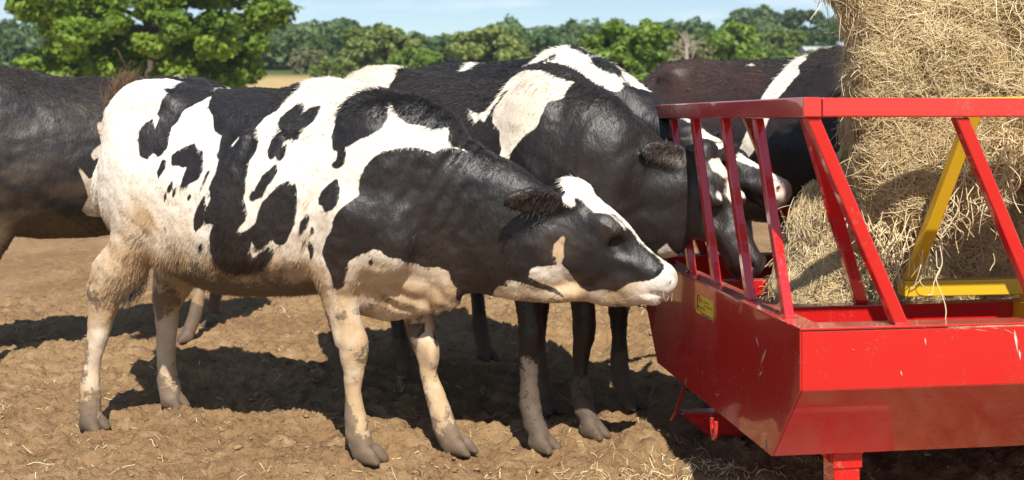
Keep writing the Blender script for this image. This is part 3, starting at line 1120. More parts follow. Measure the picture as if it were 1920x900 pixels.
def finish_cow(name, fr, f, mat, black=(), white=(), base_black=True, whole=True, dirt_fn=None, mud_z=0.22, pink=None, label='', hair=None, smooth=2, mud_amt=1.0, mud_fn=None, ears=None, brown=None, disp=None):
    V, Qd = f.mesh(smooth)
    N0 = vnormals(V, Qd)
    dz = 0.0045 * fbm(V * 8.0, 2, 71) + 0.0022 * fbm(V * 26.0, 2, 72)
    if disp is not None: dz = dz + disp(V)
    V = (V + N0 * dz[:, None]).astype(np.float32)
    tree = BVHTree.FromPolygons([tuple(v) for v in V.tolist()], Qd.tolist())

    def proj(poly):
        out = []
        for px, py in poly:
            o, d = fr.ray(px, py)
            hit = tree.ray_cast(Vector(o), Vector(unit(d)))[0]
            if hit is None:
                # the ray passes just outside the outline: continue in the lengthwise plane of the nearest skin
                d = unit(d)
                c_ = float(-(o @ d))
                best = min((tree.find_nearest(Vector(o + d * s_)) for s_ in np.linspace(c_ - 1.6, c_ + 1.3, 30)), key=lambda r_: r_[3])
                q = fr.at(px, py, best[0][1])
                out.append((q[0], q[2]))
            else:
                out.append((hit[0], hit[2]))
        return out
    uz = V[:, [0, 2]].astype(np.float64)
    if not len(black) and base_black:
        b = np.full(len(V), -0.3)
    else:
        b = np.full(len(V), 0.3)
        for pl_ in black:
            b = np.minimum(b, poly_sd(uz, proj(pl_)))
    for pl_ in white:
        b = np.maximum(b, -poly_sd(uz, proj(pl_)))
    dirt = dirt_fn(V) if dirt_fn else np.zeros(len(V))
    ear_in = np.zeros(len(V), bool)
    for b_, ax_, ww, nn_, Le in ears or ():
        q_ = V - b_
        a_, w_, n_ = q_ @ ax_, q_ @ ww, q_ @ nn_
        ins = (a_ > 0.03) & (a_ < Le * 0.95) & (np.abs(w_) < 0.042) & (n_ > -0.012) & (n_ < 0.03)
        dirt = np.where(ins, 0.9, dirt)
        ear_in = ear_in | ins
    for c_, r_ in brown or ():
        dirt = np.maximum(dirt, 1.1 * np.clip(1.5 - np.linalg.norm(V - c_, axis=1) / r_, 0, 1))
    nzv = fbm(V * 7.0, 3, 3)
    mud = np.clip((mud_z - V[:, 2] + 0.10 * nzv) / 0.13, 0, 1) * mud_amt
    if mud_fn is not None: mud = np.clip(np.maximum(mud, mud_fn(V)), 0, 1)
    mud = np.where(ear_in, 0.30, mud)
    hf = np.clip((0.060 - V[:, 2] + 0.022 * fbm(V * 24.0, 2, 88)) / 0.03, 0, 1)
    pk = np.zeros(len(V))
    if pink is not None:
        c, r = pink
        pk = np.clip(1.4 - np.linalg.norm(V - np.asarray(c, np.float32), axis=1) / r, 0, 1)
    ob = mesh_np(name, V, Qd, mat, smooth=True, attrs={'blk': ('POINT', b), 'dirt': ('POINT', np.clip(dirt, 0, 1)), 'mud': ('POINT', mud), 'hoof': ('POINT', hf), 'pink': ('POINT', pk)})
    ob.location = (fr.o[0], fr.o[1], 0)
    ob.rotation_euler = (0, 0, fr.a)
    tag(ob, label, 'cow', 'dairy cows at the feeder')
    if hair:
        cnt, ln, rad, long_fn = hair
        Nn = vnormals(V, Qd)
        ar = np.linalg.norm(np.cross(V[Qd[:, 2]] - V[Qd[:, 0]], V[Qd[:, 3]] - V[Qd[:, 1]]), axis=1)
        fi = rng.choice(len(Qd), cnt, p=ar / ar.sum())
        w = rng.random((cnt, 2))
        w4 = np.stack([(1 - w[:, 0]) * (1 - w[:, 1]), w[:, 0] * (1 - w[:, 1]), w[:, 0] * w[:, 1], (1 - w[:, 0]) * w[:, 1]], -1)
        q = Qd[fi]
        p = (V[q] * w4[..., None]).sum(1)
        nn = (Nn[q] * w4[..., None]).sum(1)
        nn /= np.linalg.norm(nn, axis=1, keepdims=True)
        keep = p[:, 2] > 0.12
        p, nn, q, w4 = p[keep], nn[keep], q[keep], w4[keep]
        flow = np.tile(np.array([-0.55, 0, -0.75]), (len(p), 1)) + 0.25 * np.stack([fbm(p * 5, 2, 1), fbm(p * 5, 2, 2), fbm(p * 5, 2, 3)], -1)
        flow -= nn * (flow * nn).sum(1, keepdims=True)
        flow /= np.linalg.norm(flow, axis=1, keepdims=True) + 1e-6
        lift, mult = long_fn(p, nn)
        lens = ln * rng.uniform(0.6, 1.2, len(p)) * mult
        dr = flow + nn * lift[:, None] + rng.normal(0, 0.10, (len(p), 3))
        dr /= np.linalg.norm(dr, axis=1, keepdims=True)
        k = 3
        PP = np.zeros((len(p), k, 3))
        for j in range(k):
            qq = j / (k - 1)
            PP[:, j] = p - nn * 0.001 + dr * lens[:, None] * qq - nn * (0.25 * lift * lens * qq * qq)[:, None]
        rr = rad * np.array([1.0, 0.8, 0.25])[None, :].repeat(len(p), 0)
        av = {'blk': (b[q] * w4).sum(1), 'dirt': (np.clip(dirt, 0, 1)[q] * w4).sum(1), 'mud': (mud[q] * w4).sum(1), 'pink': (pk[q] * w4).sum(1), 'hoof': np.zeros(len(p))}
        h_ = strands('coat_hair', PP, rr, mat, ob, av)
        tag(h_, kind='stuff')
    return ob


M_EYE = plain_mat('eye', (0.012, 0.008, 0.006), 0.08, 0.2)
M_SWITCH = plain_mat('tail_hair', (0.13, 0.075, 0.035), 0.7, 0.4, 8)
M_SWITCHK = plain_mat('tail_hair_dark', (0.03, 0.022, 0.017), 0.7, 0.4, 8)


def add_eyes(ob, eyes, s, axes):
    for e in eyes:
        m = bmesh.new()
        bmesh.ops.create_uvsphere(m, u_segments=16, v_segments=10, radius=0.021 * s)
        me = bpy.data.meshes.new('eye')
        m.to_mesh(me)
        m.free()
        for p in me.polygons: p.use_smooth = True
        me.materials.append(M_EYE)
        o = link(bpy.data.objects.new('eye', me), ob)
        o.location = tuple(e)


def ear_hair(ob, tips, mat, seed, s=1.0, blk=-0.2, n=130):
    g_ = np.random.default_rng(seed)
    for b, ax_, ww, nn, Le in tips:
        P = np.zeros((n, 4, 3))
        for i in range(n):
            a = g_.uniform(0.1, 0.98)
            sd = g_.choice([-1, 1])
            hw = 0.050 * s * math.sin(math.pi * min(1, 0.12 + a * 0.86)) ** 0.7
            p = b + ax_ * Le * a * 0.98 + ww * sd * hw * g_.uniform(0.1, 1.0) ** 0.7 + nn * 0.012 * s
            d = unit(ww * sd * g_.uniform(-1.0, 0.5) + nn * g_.uniform(0.1, 0.5) + ax_ * g_.uniform(0.4, 1.2) + g_.normal(0, 0.2, 3))
            ln = g_.uniform(0.010, 0.024) * s
            for j in range(4):
                q = j / 3
                P[i, j] = p + d * ln * q + np.array([0, 0, -0.008]) * q * q
        rr = 0.0011 * np.array([1, 0.9, 0.7, 0.2])[None, :].repeat(n, 0)
        o = strands('ear_hair', P, rr, mat, ob, {'blk': np.full(n, blk), 'dirt': g_.uniform(0, 0.5, n), 'hoof': np.zeros(n), 'mud': np.zeros(n), 'pink': np.zeros(n)})
        tag(o, kind='stuff')


WHITE, BLACK, TAN, BDIRT = (0.80, 0.735, 0.64), (0.0070, 0.0058, 0.0062), (0.46, 0.315, 0.175), (0.048, 0.030, 0.022)
M_COAT = coat_mat('black_and_white_coat', WHITE, BLACK, TAN, BDIRT, mudc=(0.15, 0.105, 0.068))
M_COATC = coat_mat('black_coat_with_white', WHITE, BLACK, TAN, BDIRT)
M_COATB = coat_mat('brown_black_and_white_coat', (0.76, 0.68, 0.57), (0.0090, 0.0065, 0.0060), (0.40, 0.27, 0.15), (0.048, 0.029, 0.021))
# ---- the cow in front
A = Frame(-0.96, 4.23, -22.0)


def col(px, yt, yb, w, pear, v=0.0):
    a, b = A.at(px, yt, v), A.at(px, yb, v)
    return [a[0], v, (a[2] + b[2]) / 2, (a[2] - b[2]) / 2, w, pear]


f = Field((-1.25, -0.42, -0.03), (1.80, 0.52, 1.50), 0.0085)
f.tube([col(240, 196, 370, 0.085, 0), col(254, 178, 425, 0.15, 0.05), col(271, 156, 455, 0.205, 0.10), col(310, 153, 475, 0.235, 0.14), col(343, 153, 495, 0.25, 0.16), col(380, 159, 515, 0.258, 0.18),
        col(425, 164, 543, 0.268, 0.18), col(478, 165, 551, 0.275, 0.18), col(535, 165, 551, 0.27, 0.16), col(585, 158, 546, 0.258, 0.14), col(620, 155, 546, 0.245, 0.10), col(660, 160, 560, 0.225, 0.04), col(707, 167, 590, 0.20, -0.05),
        col(746, 176, 606, 0.175, -0.16, 0.005), col(790, 196, 604, 0.15, -0.28, 0.012), col(830, 228, 590, 0.132, -0.32, 0.02), col(862, 254, 567, 0.122, -0.30, 0.028), col(898, 281, 553, 0.112, -0.25, 0.037), col(940, 307, 550, 0.104, -0.2, 0.045),
        col(985, 338, 556, 0.098, -0.15, 0.055), col(1030, 362, 560, 0.092, -0.1, 0.065)], (0, 0, 1), 0.0, sub=3, scale_end=0.6)
for q in (-1, 1):
    h_ = A.at(330, 178, 0.0)
    f.ell((h_[0], q * 0.155, h_[2] - 0.02), (0.085, 0.055, 0.045), 0.09)                # hook bones
    w_ = A.at(272, 275, q * 0.10)
    f.ell((w_[0], q * 0.105, w_[2]), (0.13, 0.115, 0.19), 0.09)
    p_ = A.at(238, 225, 0.0)
    f.ell((p_[0] + 0.02, q * 0.08, p_[2]), (0.05, 0.045, 0.06), 0.05)                # pin bones
    sh_ = A.at(690, 330, q * 0.13)
    f.ell((sh_[0], q * 0.135, sh_[2]), (0.13, 0.07, 0.26), 0.07)              # shoulder blade
    ps = A.at(725, 450, q * 0.13)
    f.ell((ps[0], q * 0.145, ps[2]), (0.10, 0.055, 0.12), 0.06)               # point of the shoulder
    hl = A.at(395, 235, q * 0.25)
    f.ell((hl[0], q * 0.285, hl[2]), (0.085, 0.03, 0.10), 0.06, carve=True)        # hollow of the flank
    for kx in range(5):                                                       # ribs showing faintly
        rb = [[*A.at(450 + 34 * kx - 10 * j, 260 + 55 * j, q * 0.25)[[0]], q * (0.232 + 0.026 * math.sin(j / 4 * 2.6) - 0.012), A.at(450, 260 + 55 * j, q * 0.25)[2], 0.02, 0.02] for j in range(5)]
        f.tube(rb, (1, 0, 0), 0.05, sub=2)
w_ = A.at(282, 190, 0)
f.ell((w_[0], 0, w_[2]), (0.12, 0.09, 0.06), 0.10)
w_ = A.at(607, 158, 0)
f.ell((w_[0], 0, w_[2] - 0.03), (0.10, 0.045, 0.04), 0.05)


def leg_px(rows, v, vt, k, shr=0.95, lat=0.85, ref=(1, 0, 0.001), kb=0.045):
    st = []
    y0, y1 = rows[0][0], rows[-1][0]
    for y, a, b in rows:
        w = (y1 - y) / (y1 - y0)
        vv = v + (vt - v) * w
        pa, pb = A.at(a, y, vv), A.at(b, y, vv)
        r = (pb[0] - pa[0]) / 2 * (shr if (pa[2] + pb[2]) / 2 > 0.62 else 0.80)
        st.append([(pa[0] + pb[0]) / 2, vv, (pa[2] + pb[2]) / 2, r, min(r * lat, 0.12)])
    f.tube(st, ref, kb, sub=3)


leg_px([(300, 252, 330), (345, 240, 330), (400, 227, 318), (440, 216, 303), (478, 204, 282), (501, 185, 262), (530, 167, 245), (545, 163, 236), (563, 166, 227), (583, 166, 219), (609, 164, 209), (634, 163, 202), (685, 157, 189), (720, 151, 187), (745, 149, 189), (770, 150, 190), (788, 153, 190)], -0.17, -0.145, 0)
leg_px([(420, 300, 400), (460, 298, 392), (481, 297, 385), (522, 284, 366), (550, 284, 352), (573, 287, 341), (609, 293, 334), (640, 292, 331), (670, 293, 330), (705, 294, 332), (730, 297, 339), (748, 301, 341)], 0.22, 0.17, 0)
leg_px([(400, 605, 720), (450, 596, 705), (500, 589, 685), (542, 594, 673), (568, 601, 672), (609, 614, 682), (640, 623, 687), (662, 631, 687), (696, 641, 683), (726, 645, 679), (760, 646, 682), (790, 644, 691), (812, 647, 697), (835, 652, 702)], -0.12, -0.155, 0)
leg_px([(500, 735, 835), (560, 745, 821), (588, 749, 816), (634, 763, 825), (668, 776, 823), (701, 785, 821), (740, 796, 836), (780, 804, 853), (805, 811, 864), (826, 820, 872)], 0.085, 0.12, 0)
for (px, py, v, s_) in ((172, 797, -0.17, 0.98), (326, 757, 0.22, 0.95), (688, 858, -0.12, 1.02), (858, 846, 0.085, 1.02)):
    g_ = A.at(px, py, v)
    add_hoof(f, g_[0], v, (1, -0.15), s_)
for px, py, v in ((186, 540, -0.17), ):
    pass
# stifle fold between flank and thigh, elbow, brisket folds
fl = [[*A.at(px, py, -0.19), r, 0.03] for px, py, r in ((335, 330, 0.02), (322, 400, 0.03), (312, 450, 0.035), (300, 478, 0.03))]
f.tube(fl, (1, 0, 0), 0.06, sub=2)
# knees and hocks
for px, py, v, r in ((678, 652, -0.12, 0.03), (812, 662, 0.085, 0.03)):
    f.ell(A.at(px, py, v), (0.016, r * 0.9, 0.045), 0.04)
for px, py, v in ((176, 546, -0.17), (294, 560, 0.22)):
    f.ell(A.at(px, py, v), (0.022, 0.024, 0.04), 0.02)
jg = [[*A.at(px, py, -0.095), 0.008, 0.014] for px, py in ((780, 470), (840, 478), (890, 475), (950, 480))]
# f                                # jugular groove
pollA, noseA = A.at(1064, 347, 0.085), A.at(1262, 497, 0.15)
tA, lA, uA = head_axes(pollA, noseA, (-0.12, 1, 0.0))
earb = A.at(1062, 425, -0.02)
eart = A.at(950, 378, -0.15)
f.tube([[*A.at(935, 425, 0.045), 0.16, 0.088], [*A.at(1000, 450, 0.07), 0.15, 0.088], [*A.at(1050, 470, 0.085), 0.145, 0.088]], (0, 0, 1), 0.04, sub=3)
th = [[*A.at(px, py, 0.07), 0.03, 0.045] for px, py in ((880, 530), (930, 538), (985, 546), (1040, 553), (1075, 550))]
f.tube(th, (0, 0, 1), 0.03, sub=2)
PROFA = ((-0.03, -0.03, -0.17, 0.060, 0.1), (0.06, 0.014, -0.23, 0.078, -0.1), (0.18, 0.030, -0.268, 0.090, -0.15), (0.32, 0.030, -0.292, 0.094, -0.28), (0.48, 0.026, -0.302, 0.086, -0.34),
         (0.62, 0.019, -0.292, 0.072, -0.3), (0.76, 0.011, -0.252, 0.062, -0.2), (0.88, 0.005, -0.202, 0.060, -0.05), (0.98, -0.004, -0.152, 0.060, 0.0), (1.04, -0.020, -0.122, 0.054, 0.0))
eyesA, tipsA, axA = add_head(f, pollA, noseA, (-0.12, 1, 0.0), 0.98, ears=[(eart, (0.45, -0.8, -0.40)), None], prof=PROFA, ea=0.46, ec=-0.022, lid=0.012, ms=0.085, md=-0.012, closed=True, mouth=((0.80, 0.052, -0.192), (0.88, 0.056, -0.165), (0.96, 0.058, -0.135), (1.06, 0.044, -0.094)), nostril=(1.05, 0.042, -0.026))
f.ell(A.at(1080, 356, 0.085), (0.055, 0.055, 0.036), 0.04)                     # poll tuft
# tail, flicked up behind the rump
tp = [A.at(232, 196, 0.02), A.at(214, 205, 0.06), A.at(216, 190, 0.11), A.at(226, 168, 0.13)]
tp[0][0] += 0.02
f.tube([[*p, 0.022 - 0.003 * i, 0.022 - 0.003 * i] for i, p in enumerate(tp)], (0, 1, 0.01), 0.025, sub=3)

blackA = [P2(s) for s in (
    '343,150 364,153 409,161.5 411,165 402,175.5 380,189 344.5,207 335.5,225.5 322,239 316.7,259 313,279 295.5,296.7 289,285.5 274.5,299 263,293 259,263 261,245.5 271,232 286.7,222 291,244.5 300,221 294.5,214 304.5,188 315.5,174.5 326.7,163',
    '304.5,298 312,301 309,317 300,330 296.7,336.7 294.5,323',
    '322,290 343,276.7 364.5,269 371,281 380,283 381,301 380,319 375.5,330 371,336.7 357.8,343 339,355.5 338,347.8 344.5,330 351,311 344.5,314.5 333,311 322,310 321,299',
    '390,318 394,322 386,337 376,360 374,358 382,336', '325,336 323,352 317,363 312,357 316,349', '332,349 331,359 323,373 322,368 325.5,356.7', '311,356.7 312,370 308,379 307,370', '360,359 358,372 352,378 351,371',
    '386.7,361 384,374 386.7,385.5 381,401 382,414 379,423 366.7,435.5 363,428 363,410 369,392 378,374', '371,462 377,456 383,458 379,469 374,470', '306,426 310,426 312,438 309,437',
    '413,150 440,148 529,150 566,152 562,164 554.5,172 518,208 495.5,221 480,239 483,254.5 485.5,265.5 480,283 466.7,303 463,330 461,334.5 460,352 456.7,370 463,399 461,412 449,425.5 443,435.5 453,436.7 469,428 479,419 484.5,396.7 492,379 504.5,365.5 518,351 535.5,341 543,339 545.5,349 554.5,343 557.8,374.5 555.5,396.7 551,423 538,452 531,459 518,459 511,449 486.7,470 478,463 471,452 469,468 473,485.5 502,463 515.5,470 511,485.5 495.5,505.5 462,514.5 440,514.5 420,508 402,490 394.5,472 393,445.5 396.7,428 404.5,416.7 400,421 384.5,419 381,405.5 386.7,392 394.5,374.5 392,352 399,334.5 404.5,325.5 411,299 405.5,294.5 413,272 415.5,254.5 402,245.5 399,219 391,199 396.7,181 409,166.7',
    '526.7,219 544.5,205.5 556.7,194.5 570,193 571,205.5 562,218 573,208 586.7,200 603,198 599,209 589,225.5 573,239 566.7,239 568,248 560,260 551,263 546.7,258 533,264.5 528,276.7 538,270 535.5,288 525.5,303 518,299 520,289 509,300 502,293 502,281 509,263 518,253 528,245.5 522,239 523,228',
    '518,305.5 521,321 515.5,330 513,334.5 502,348 491,368 485.5,372 469,378 466.7,368 472,356.7 476.7,359 484.5,343 491,330 504.5,319',
    '623,281 622,254.5 629,230 639,203 646.7,190 666.7,176.7 689,171 718,165 746,140 790,140 830,165 870,205 905,240 920,262 900,295 885,293 872.5,280.5 851,276 841,259 843,238 813,242.5 788,234 763,232 750,221 739.5,204.5 733,192 727,204.5 727,221 716,240 691,255 674,261.5 653,274 646.7,276.7 649,290 645.5,308 633,316.7 619,312 631,299 633,283',
    '631,334.5 637,350 636,372 631,385 622,393 612,399 607,395 605,384 596,384 598,372 605,357 617,345',
    '575.5,397 580,406 577,421 570,434 560,443 560,432 566,413', '585.5,424 590,433 585,441 581,436', '571,448 575,455 570,464 567,457', '580,452 589,467 587,482 582,490 580,475 577,462',
    '905,255 890,275 879,287 851,278 830,278 813,287 788,278 763,276 737,280.5 716,285 699,297 684.5,314 676,331 672,350 674,365 661,375.5 640,390 627.5,407 621,432.5 610.7,449 604,475 611,495 622,519 626,540 635,543 644,537 652,506 653,490 675,477 691,472 700,465.5 713,470 729,483 751,484.5 764.5,493 784.5,495.5 793,501 822,500 842,509 846.7,526.7 858,542 854.5,560 864.5,566 880,575 906,575 1000,600 1320,600 1320,300 1040,290 985,300 940,270',
    '666,578 671,582 670,590 665,588', '765,609 795,605 797,622 785,632 770,640 764,625', '812,619 826,619 826,650 818,650', '622,640 636,652 640,690 630,695 622,670', '690,491 698,484 700,494 694,499')]
whiteA = [P2(s) for s in (
    '431,275 449,255 447,262 436,275',
    '925,548 934,535 951,537 948,525 970,527 985,532 1010,540 1045,552 1060,560 1083,568 1080,590 1050,590 1000,585 960,575 930,560',
    '996,503.5 1004,500 1044,497 1041,482 1035,479 1040,457 1054,441 1060,444 1057,463 1058,482 1052,494 1066,507 1075.6,522 1088,538 1103.5,547 1130,542 1155,547 1180,530 1208,528 1226.7,522 1242,510 1245,497 1233,479 1208,454 1186,435 1164,416 1146,402 1130,399 1114.7,399 1102,388 1086.7,373 1077,370 1080,385 1069.6,390 1055.6,379 1060,360 1050,340 1060,315 1090,315 1115,345 1135,370 1155,385 1190,420 1225,445 1260,475 1310,490 1310,600 1102,600 1083,572 1054,552 1026,534.7 990,519')]
spotsA = [P2('980,536 987,535 988,542 983,544'), P2('1018,550 1030,548 1029,558 1020,560'), P2('1034,559 1040,559 1040,564 1034,564')]


def dirtA(V):
    u, v, z = V[:, 0], V[:, 1], V[:, 2]
    nz_ = fbm(V * 4.0, 4, 31)
    d = np.clip((1.04 - z) / 0.42 + 0.35 * nz_, 0.0, 1) * 0.60
    th_ = A.at(250, 400, -0.2)
    d += 0.28 * np.exp(-((u - th_[0]) / 0.16) ** 2 - ((z - th_[2]) / 0.20) ** 2) * (0.8 + 0.5 * nz_)
    sm = A.at(270, 418, -0.2)
    d += 0.5 * np.clip(3.0 * fbm(V * 11.0, 3, 34), 0, 1.0) * np.exp(-((u - sm[0] - 0.1 * (z - sm[2])) / 0.10) ** 2 - ((z - sm[2]) / 0.045) ** 2) * (0.8 + 0.8 * nz_)
    bl = A.at(480, 545, 0)[2]
    d += 0.95 * np.clip((bl + 0.17 - z + 0.04 * nz_) / 0.12, 0, 1) * ((u > -0.45) & (u < 0.42))
    d += 0.35 * np.clip((z < 0.62) & (u > 0.45), 0, 1) * (0.7 + 0.6 * nz_)
    d += 0.30 * np.clip((0.75 - z) / 0.15, 0, 1) * (u < 1.0) * (0.6 + 0.8 * nz_)
    d -= 0.10 * np.clip((0.45 - z) / 0.1, 0, 1) * np.clip((z - 0.15) / 0.1, 0, 1)
    hd = np.clip((u - 1.05) / 0.1, 0, 1)
    jw = A.at(1080, 545, 0)[2]
    d = d * (1 - hd) + hd * np.clip((jw + 0.075 - z) / 0.06, 0, 1) * 0.9 * np.clip((1.56 - u) / 0.15, 0, 1)
    return d


def hairA(p, nn):
    top = np.clip((nn[:, 2] - 0.35) / 0.4, 0, 1)
    u = p[:, 0]
    crest = top * np.clip(1 - np.abs(u - 0.55) / 0.55, 0, 1)
    poll = np.exp(-(np.linalg.norm(p - pollA[None], axis=1) / 0.07) ** 2)
    belly = np.clip((-nn[:, 2] - 0.1) / 0.4, 0, 1) * (p[:, 2] > 0.45) * (u < 0.4)
    hd = np.clip((u - 1.15) / 0.1, 0, 1)
    lift = 0.10 + 0.75 * crest + 0.25 * poll + 0.3 * belly
    leg_ = np.clip((0.55 - p[:, 2]) / 0.1, 0, 1)
    return lift * (1 - 0.5 * leg_), (1 - 0.5 * leg_) * (1 + 0.9 * crest + 0.5 * poll + 1.0 * belly) * (1 - 0.35 * hd * (1 - poll)) * (1 - 0.6 * np.clip((u - 1.48) / 0.08, 0, 1))


def dispA(V):
    """loose skin folds over the brisket and dewlap"""
    bc = A.at(760, 555, 0.0)
    m_ = np.exp(-((V[:, 0] - bc[0]) / 0.17) ** 2 - ((V[:, 2] - bc[2]) / 0.13) ** 2) * np.clip((V[:, 0] - A.at(700, 550, -0.1)[0]) / 0.06, 0, 1) * np.clip((V[:, 2] - 0.47) / 0.05, 0, 1)
    ph = (V[:, 2] - bc[2]) * 75 + (V[:, 0] - bc[0]) * 38 + 4.0 * fbm(V * 5, 2, 8)
    nk_ = A.at(860, 300, 0.0)
    m2 = np.exp(-((V[:, 0] - nk_[0]) / 0.12) ** 2) * (V[:, 2] > nk_[2] - 0.25)
    return 0.0055 * m_ * np.sin(ph) + 0.003 * m2 * np.sin((V[:, 0] * 0.9 - V[:, 2] * 0.5) * 110)


def mudA(V):
    u, z = V[:, 0], V[:, 2]
    nz_ = fbm(V * 9.0, 3, 36)
    bl = A.at(480, 545, 0)[2]
    m_ = np.clip((bl + 0.125 - z + 0.07 * nz_) / 0.08, 0, 1) * np.clip((u + 0.46) / 0.1, 0, 1) * np.clip((0.40 - u) / 0.08, 0, 1) * (z > 0.45)
    kn = A.at(672, 655, -0.12)
    m_ = np.maximum(m_, 0.9 * np.exp(-(np.linalg.norm(V - kn, axis=1) / 0.06) ** 2))
    sp = fbm(V * np.array([13.0, 13.0, 7.0]), 3, 93)
    m_ = np.maximum(m_, np.clip(0.22 + 0.7 * sp + 0.25 * np.clip((0.3 - z) / 0.2, 0, 1), 0, 1) * np.clip((0.66 - z) / 0.14, 0, 1))
    return m_ * 0.9


muz = A.at(1273, 518, 0.13)
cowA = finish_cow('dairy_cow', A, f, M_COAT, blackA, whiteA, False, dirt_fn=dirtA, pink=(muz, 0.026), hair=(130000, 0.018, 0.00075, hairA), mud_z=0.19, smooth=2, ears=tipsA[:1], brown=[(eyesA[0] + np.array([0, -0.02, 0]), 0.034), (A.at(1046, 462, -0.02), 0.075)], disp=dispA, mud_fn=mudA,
                  label='black and white spotted cow in front, standing broadside with its muzzle at the feeder corner')
add_eyes(cowA, eyesA, 0.85, axA)
ear_hair(cowA, tipsA, M_COAT, 5)
g_ = np.random.default_rng(2)
wk = np.zeros((26, 4, 3))
for i in range(26):                       # whiskers on chin and lips
    p_ = A.at(g_.uniform(1195, 1262), g_.uniform(545, 556), g_.uniform(0.08, 0.15))
    d_ = unit((g_.normal(0.1, 0.3), g_.normal(-0.1, 0.3), -1))
    for j in range(4):
        wk[i, j] = p_ + d_ * 0.03 * (j / 3 - 0.15)
tag(strands('whisker', wk, np.full((26, 4), 0.0004), M_COAT, cowA, {'blk': np.full(26, 0.2), 'dirt': np.full(26, 0.2), 'mud': np.zeros(26), 'pink': np.zeros(26), 'hoof': np.zeros(26)}), kind='stuff')
Pt, rt = tail_strands([tp[-2], tp[-1]], 420, 0.22, 0.16, 0.0016, 3)
tag(strands('tail_switch', Pt, rt, M_SWITCH, cowA), kind='stuff')

# ---- cow behind it, head through the bars
B = Frame(-0.19, 4.50, -42.0)
SB = 1.0
f = Field((-1.05, -0.45, -0.03), (1.55, 0.75, 1.55), 0.011)
trunk_generic(f, SB, wide=0.93, ztop=1.405, tilt=0.075)
front_leg(f, 0.47, -0.135, SB, vt=-0.15)
front_leg(f, 0.50, 0.125, SB, vt=0.15)
hind_leg(f, -0.60, -0.15, SB)
hind_leg(f, -0.54, 0.15, SB)
pollB, noseB = B.atD(1326, 272, 3.98), B.atD(1440, 498, 3.80)
nk = [[0.40, 0, 1.06, 0.30, 0.16, -0.1], [0.58, 0.01, 1.03, 0.28, 0.14, -0.15], [*B.atD(1120, 330, 4.06), 0.255, 0.125, -0.2], [*B.atD(1200, 372, 4.02), 0.225, 0.105, -0.15], [*B.atD(1268, 382, 3.98), 0.19, 0.09, -0.1]]
f.tube(nk, (0, 0, 1), 0.07, sub=4)
latB = B.to_local((B.o[0] + 0.68, B.o[1] + 0.74, 0))
earB = B.atD(1203, 282, 3.88)
eyesB, tipsB, axB = add_head(f, pollB, noseB, (latB[0], latB[1], 0), 0.98, ears=[(earB, B.to_local((B.o[0] - 0.1, B.o[1] - 1, 0.15))), None])
whiteB = [P2(s) for s in (
    '875,202 885,221 892,232 900,222 908,232 912,222 923,204 953,166 951,154 940,172 925,190 910,209 895,212 884,208',
    '923,230 927,204 953,170 951,154 965,142 985,130 1020,132 1046,145 1078,154 1062,170 1060,182 1046,188 1030,190 1024,200 1016,215 1012,226 1006,240 995,247 986,252 976,264 966,275 957,289 953,314 945,320 936,302 940,276 936,262 938,247',
    '1326,300 1345,296 1372,318 1395,350 1405,380 1414,414 1400,395 1380,365 1360,335 1335,318',
    '560,100 690,100 752,118 745,140 730,165 700,180 560,230', '1232,470 1250,455 1262,470 1280,500 1240,505')]
blackB2 = P2('680,150 700,138 730,128 765,128 745,146 715,150 690,165')


def dirtB(V):
    nz_ = fbm(V * 4.0, 4, 77)
    d = 0.10 + 0.30 * nz_
    d += 0.7 * np.clip((-0.55 - V[:, 0]) / 0.15, 0, 1)
    d += np.clip((0.62 - V[:, 2]) / 0.3, 0, 1) * 0.5
    return np.clip(d, 0, 1)


def hairB(p, nn):
    top = np.clip((nn[:, 2] - 0.35) / 0.4, 0, 1)
    far = np.clip((np.abs(p[:, 0]) - 0.75) / 0.15, 0, 1)
    return (0.12 + 0.3 * top) * (1 - 0.6 * far), (1 + 0.5 * top) * (1 - 0.55 * far)


cowB = finish_cow('dairy_cow', B, f, M_COATB, [], whiteB, True, dirt_fn=dirtB, mud_z=0.36, mud_amt=0.72, ears=tipsB[:1], hair=(60000, 0.018, 0.0009, hairB), smooth=2,
                  label='black cow with a white shoulder patch, its lowered head through the near feeder bars')
add_eyes(cowB, eyesB, 0.98, axB)
ear_hair(cowB, tipsB, M_COATB, 6)

# ---- tall cow beyond, white shoulder
C = Frame(-0.02, 5.10, -58.0)
SC = 1.07
f = Field((-1.05, -0.45, -0.03), (1.75, 1.2, 1.62), 0.012)
trunk_generic(f, SC, wide=0.9, ztop=1.40)
front_leg(f, 0.46, -0.13, SC, vt=-0.15)
front_leg(f, 0.60, 0.20, SC, vt=0.16)
hind_leg(f, -0.56, -0.15, SC)
hind_leg(f, -0.50, 0.15, SC)
pollC, noseC = C.atD(1302, 243, 4.28), C.atD(1484, 340, 4.03)
nk = [[0.40, 0, 1.12, 0.32, 0.16, -0.1], [0.56, 0.03, 1.12, 0.28, 0.14, -0.15], [*C.atD(1165, 262, 4.52), 0.24, 0.12, -0.2], [*C.atD(1225, 295, 4.38), 0.20, 0.105, -0.15], [*C.atD(1284, 305, 4.29), 0.17, 0.09, -0.1]]
f.tube(nk, (0, 0, 1), 0.07, sub=4)
latC = C.to_local((C.o[0] + 0.45, C.o[1] + 1.0, 0))
eyesC, tipsC, axC = add_head(f, pollC, noseC, (latC[0], latC[1], 0.1), 0.98, ears=[(C.atD(1232, 296, 4.12), C.to_local((C.o[0] + 0.3, C.o[1] - 1, 0.0))), None])
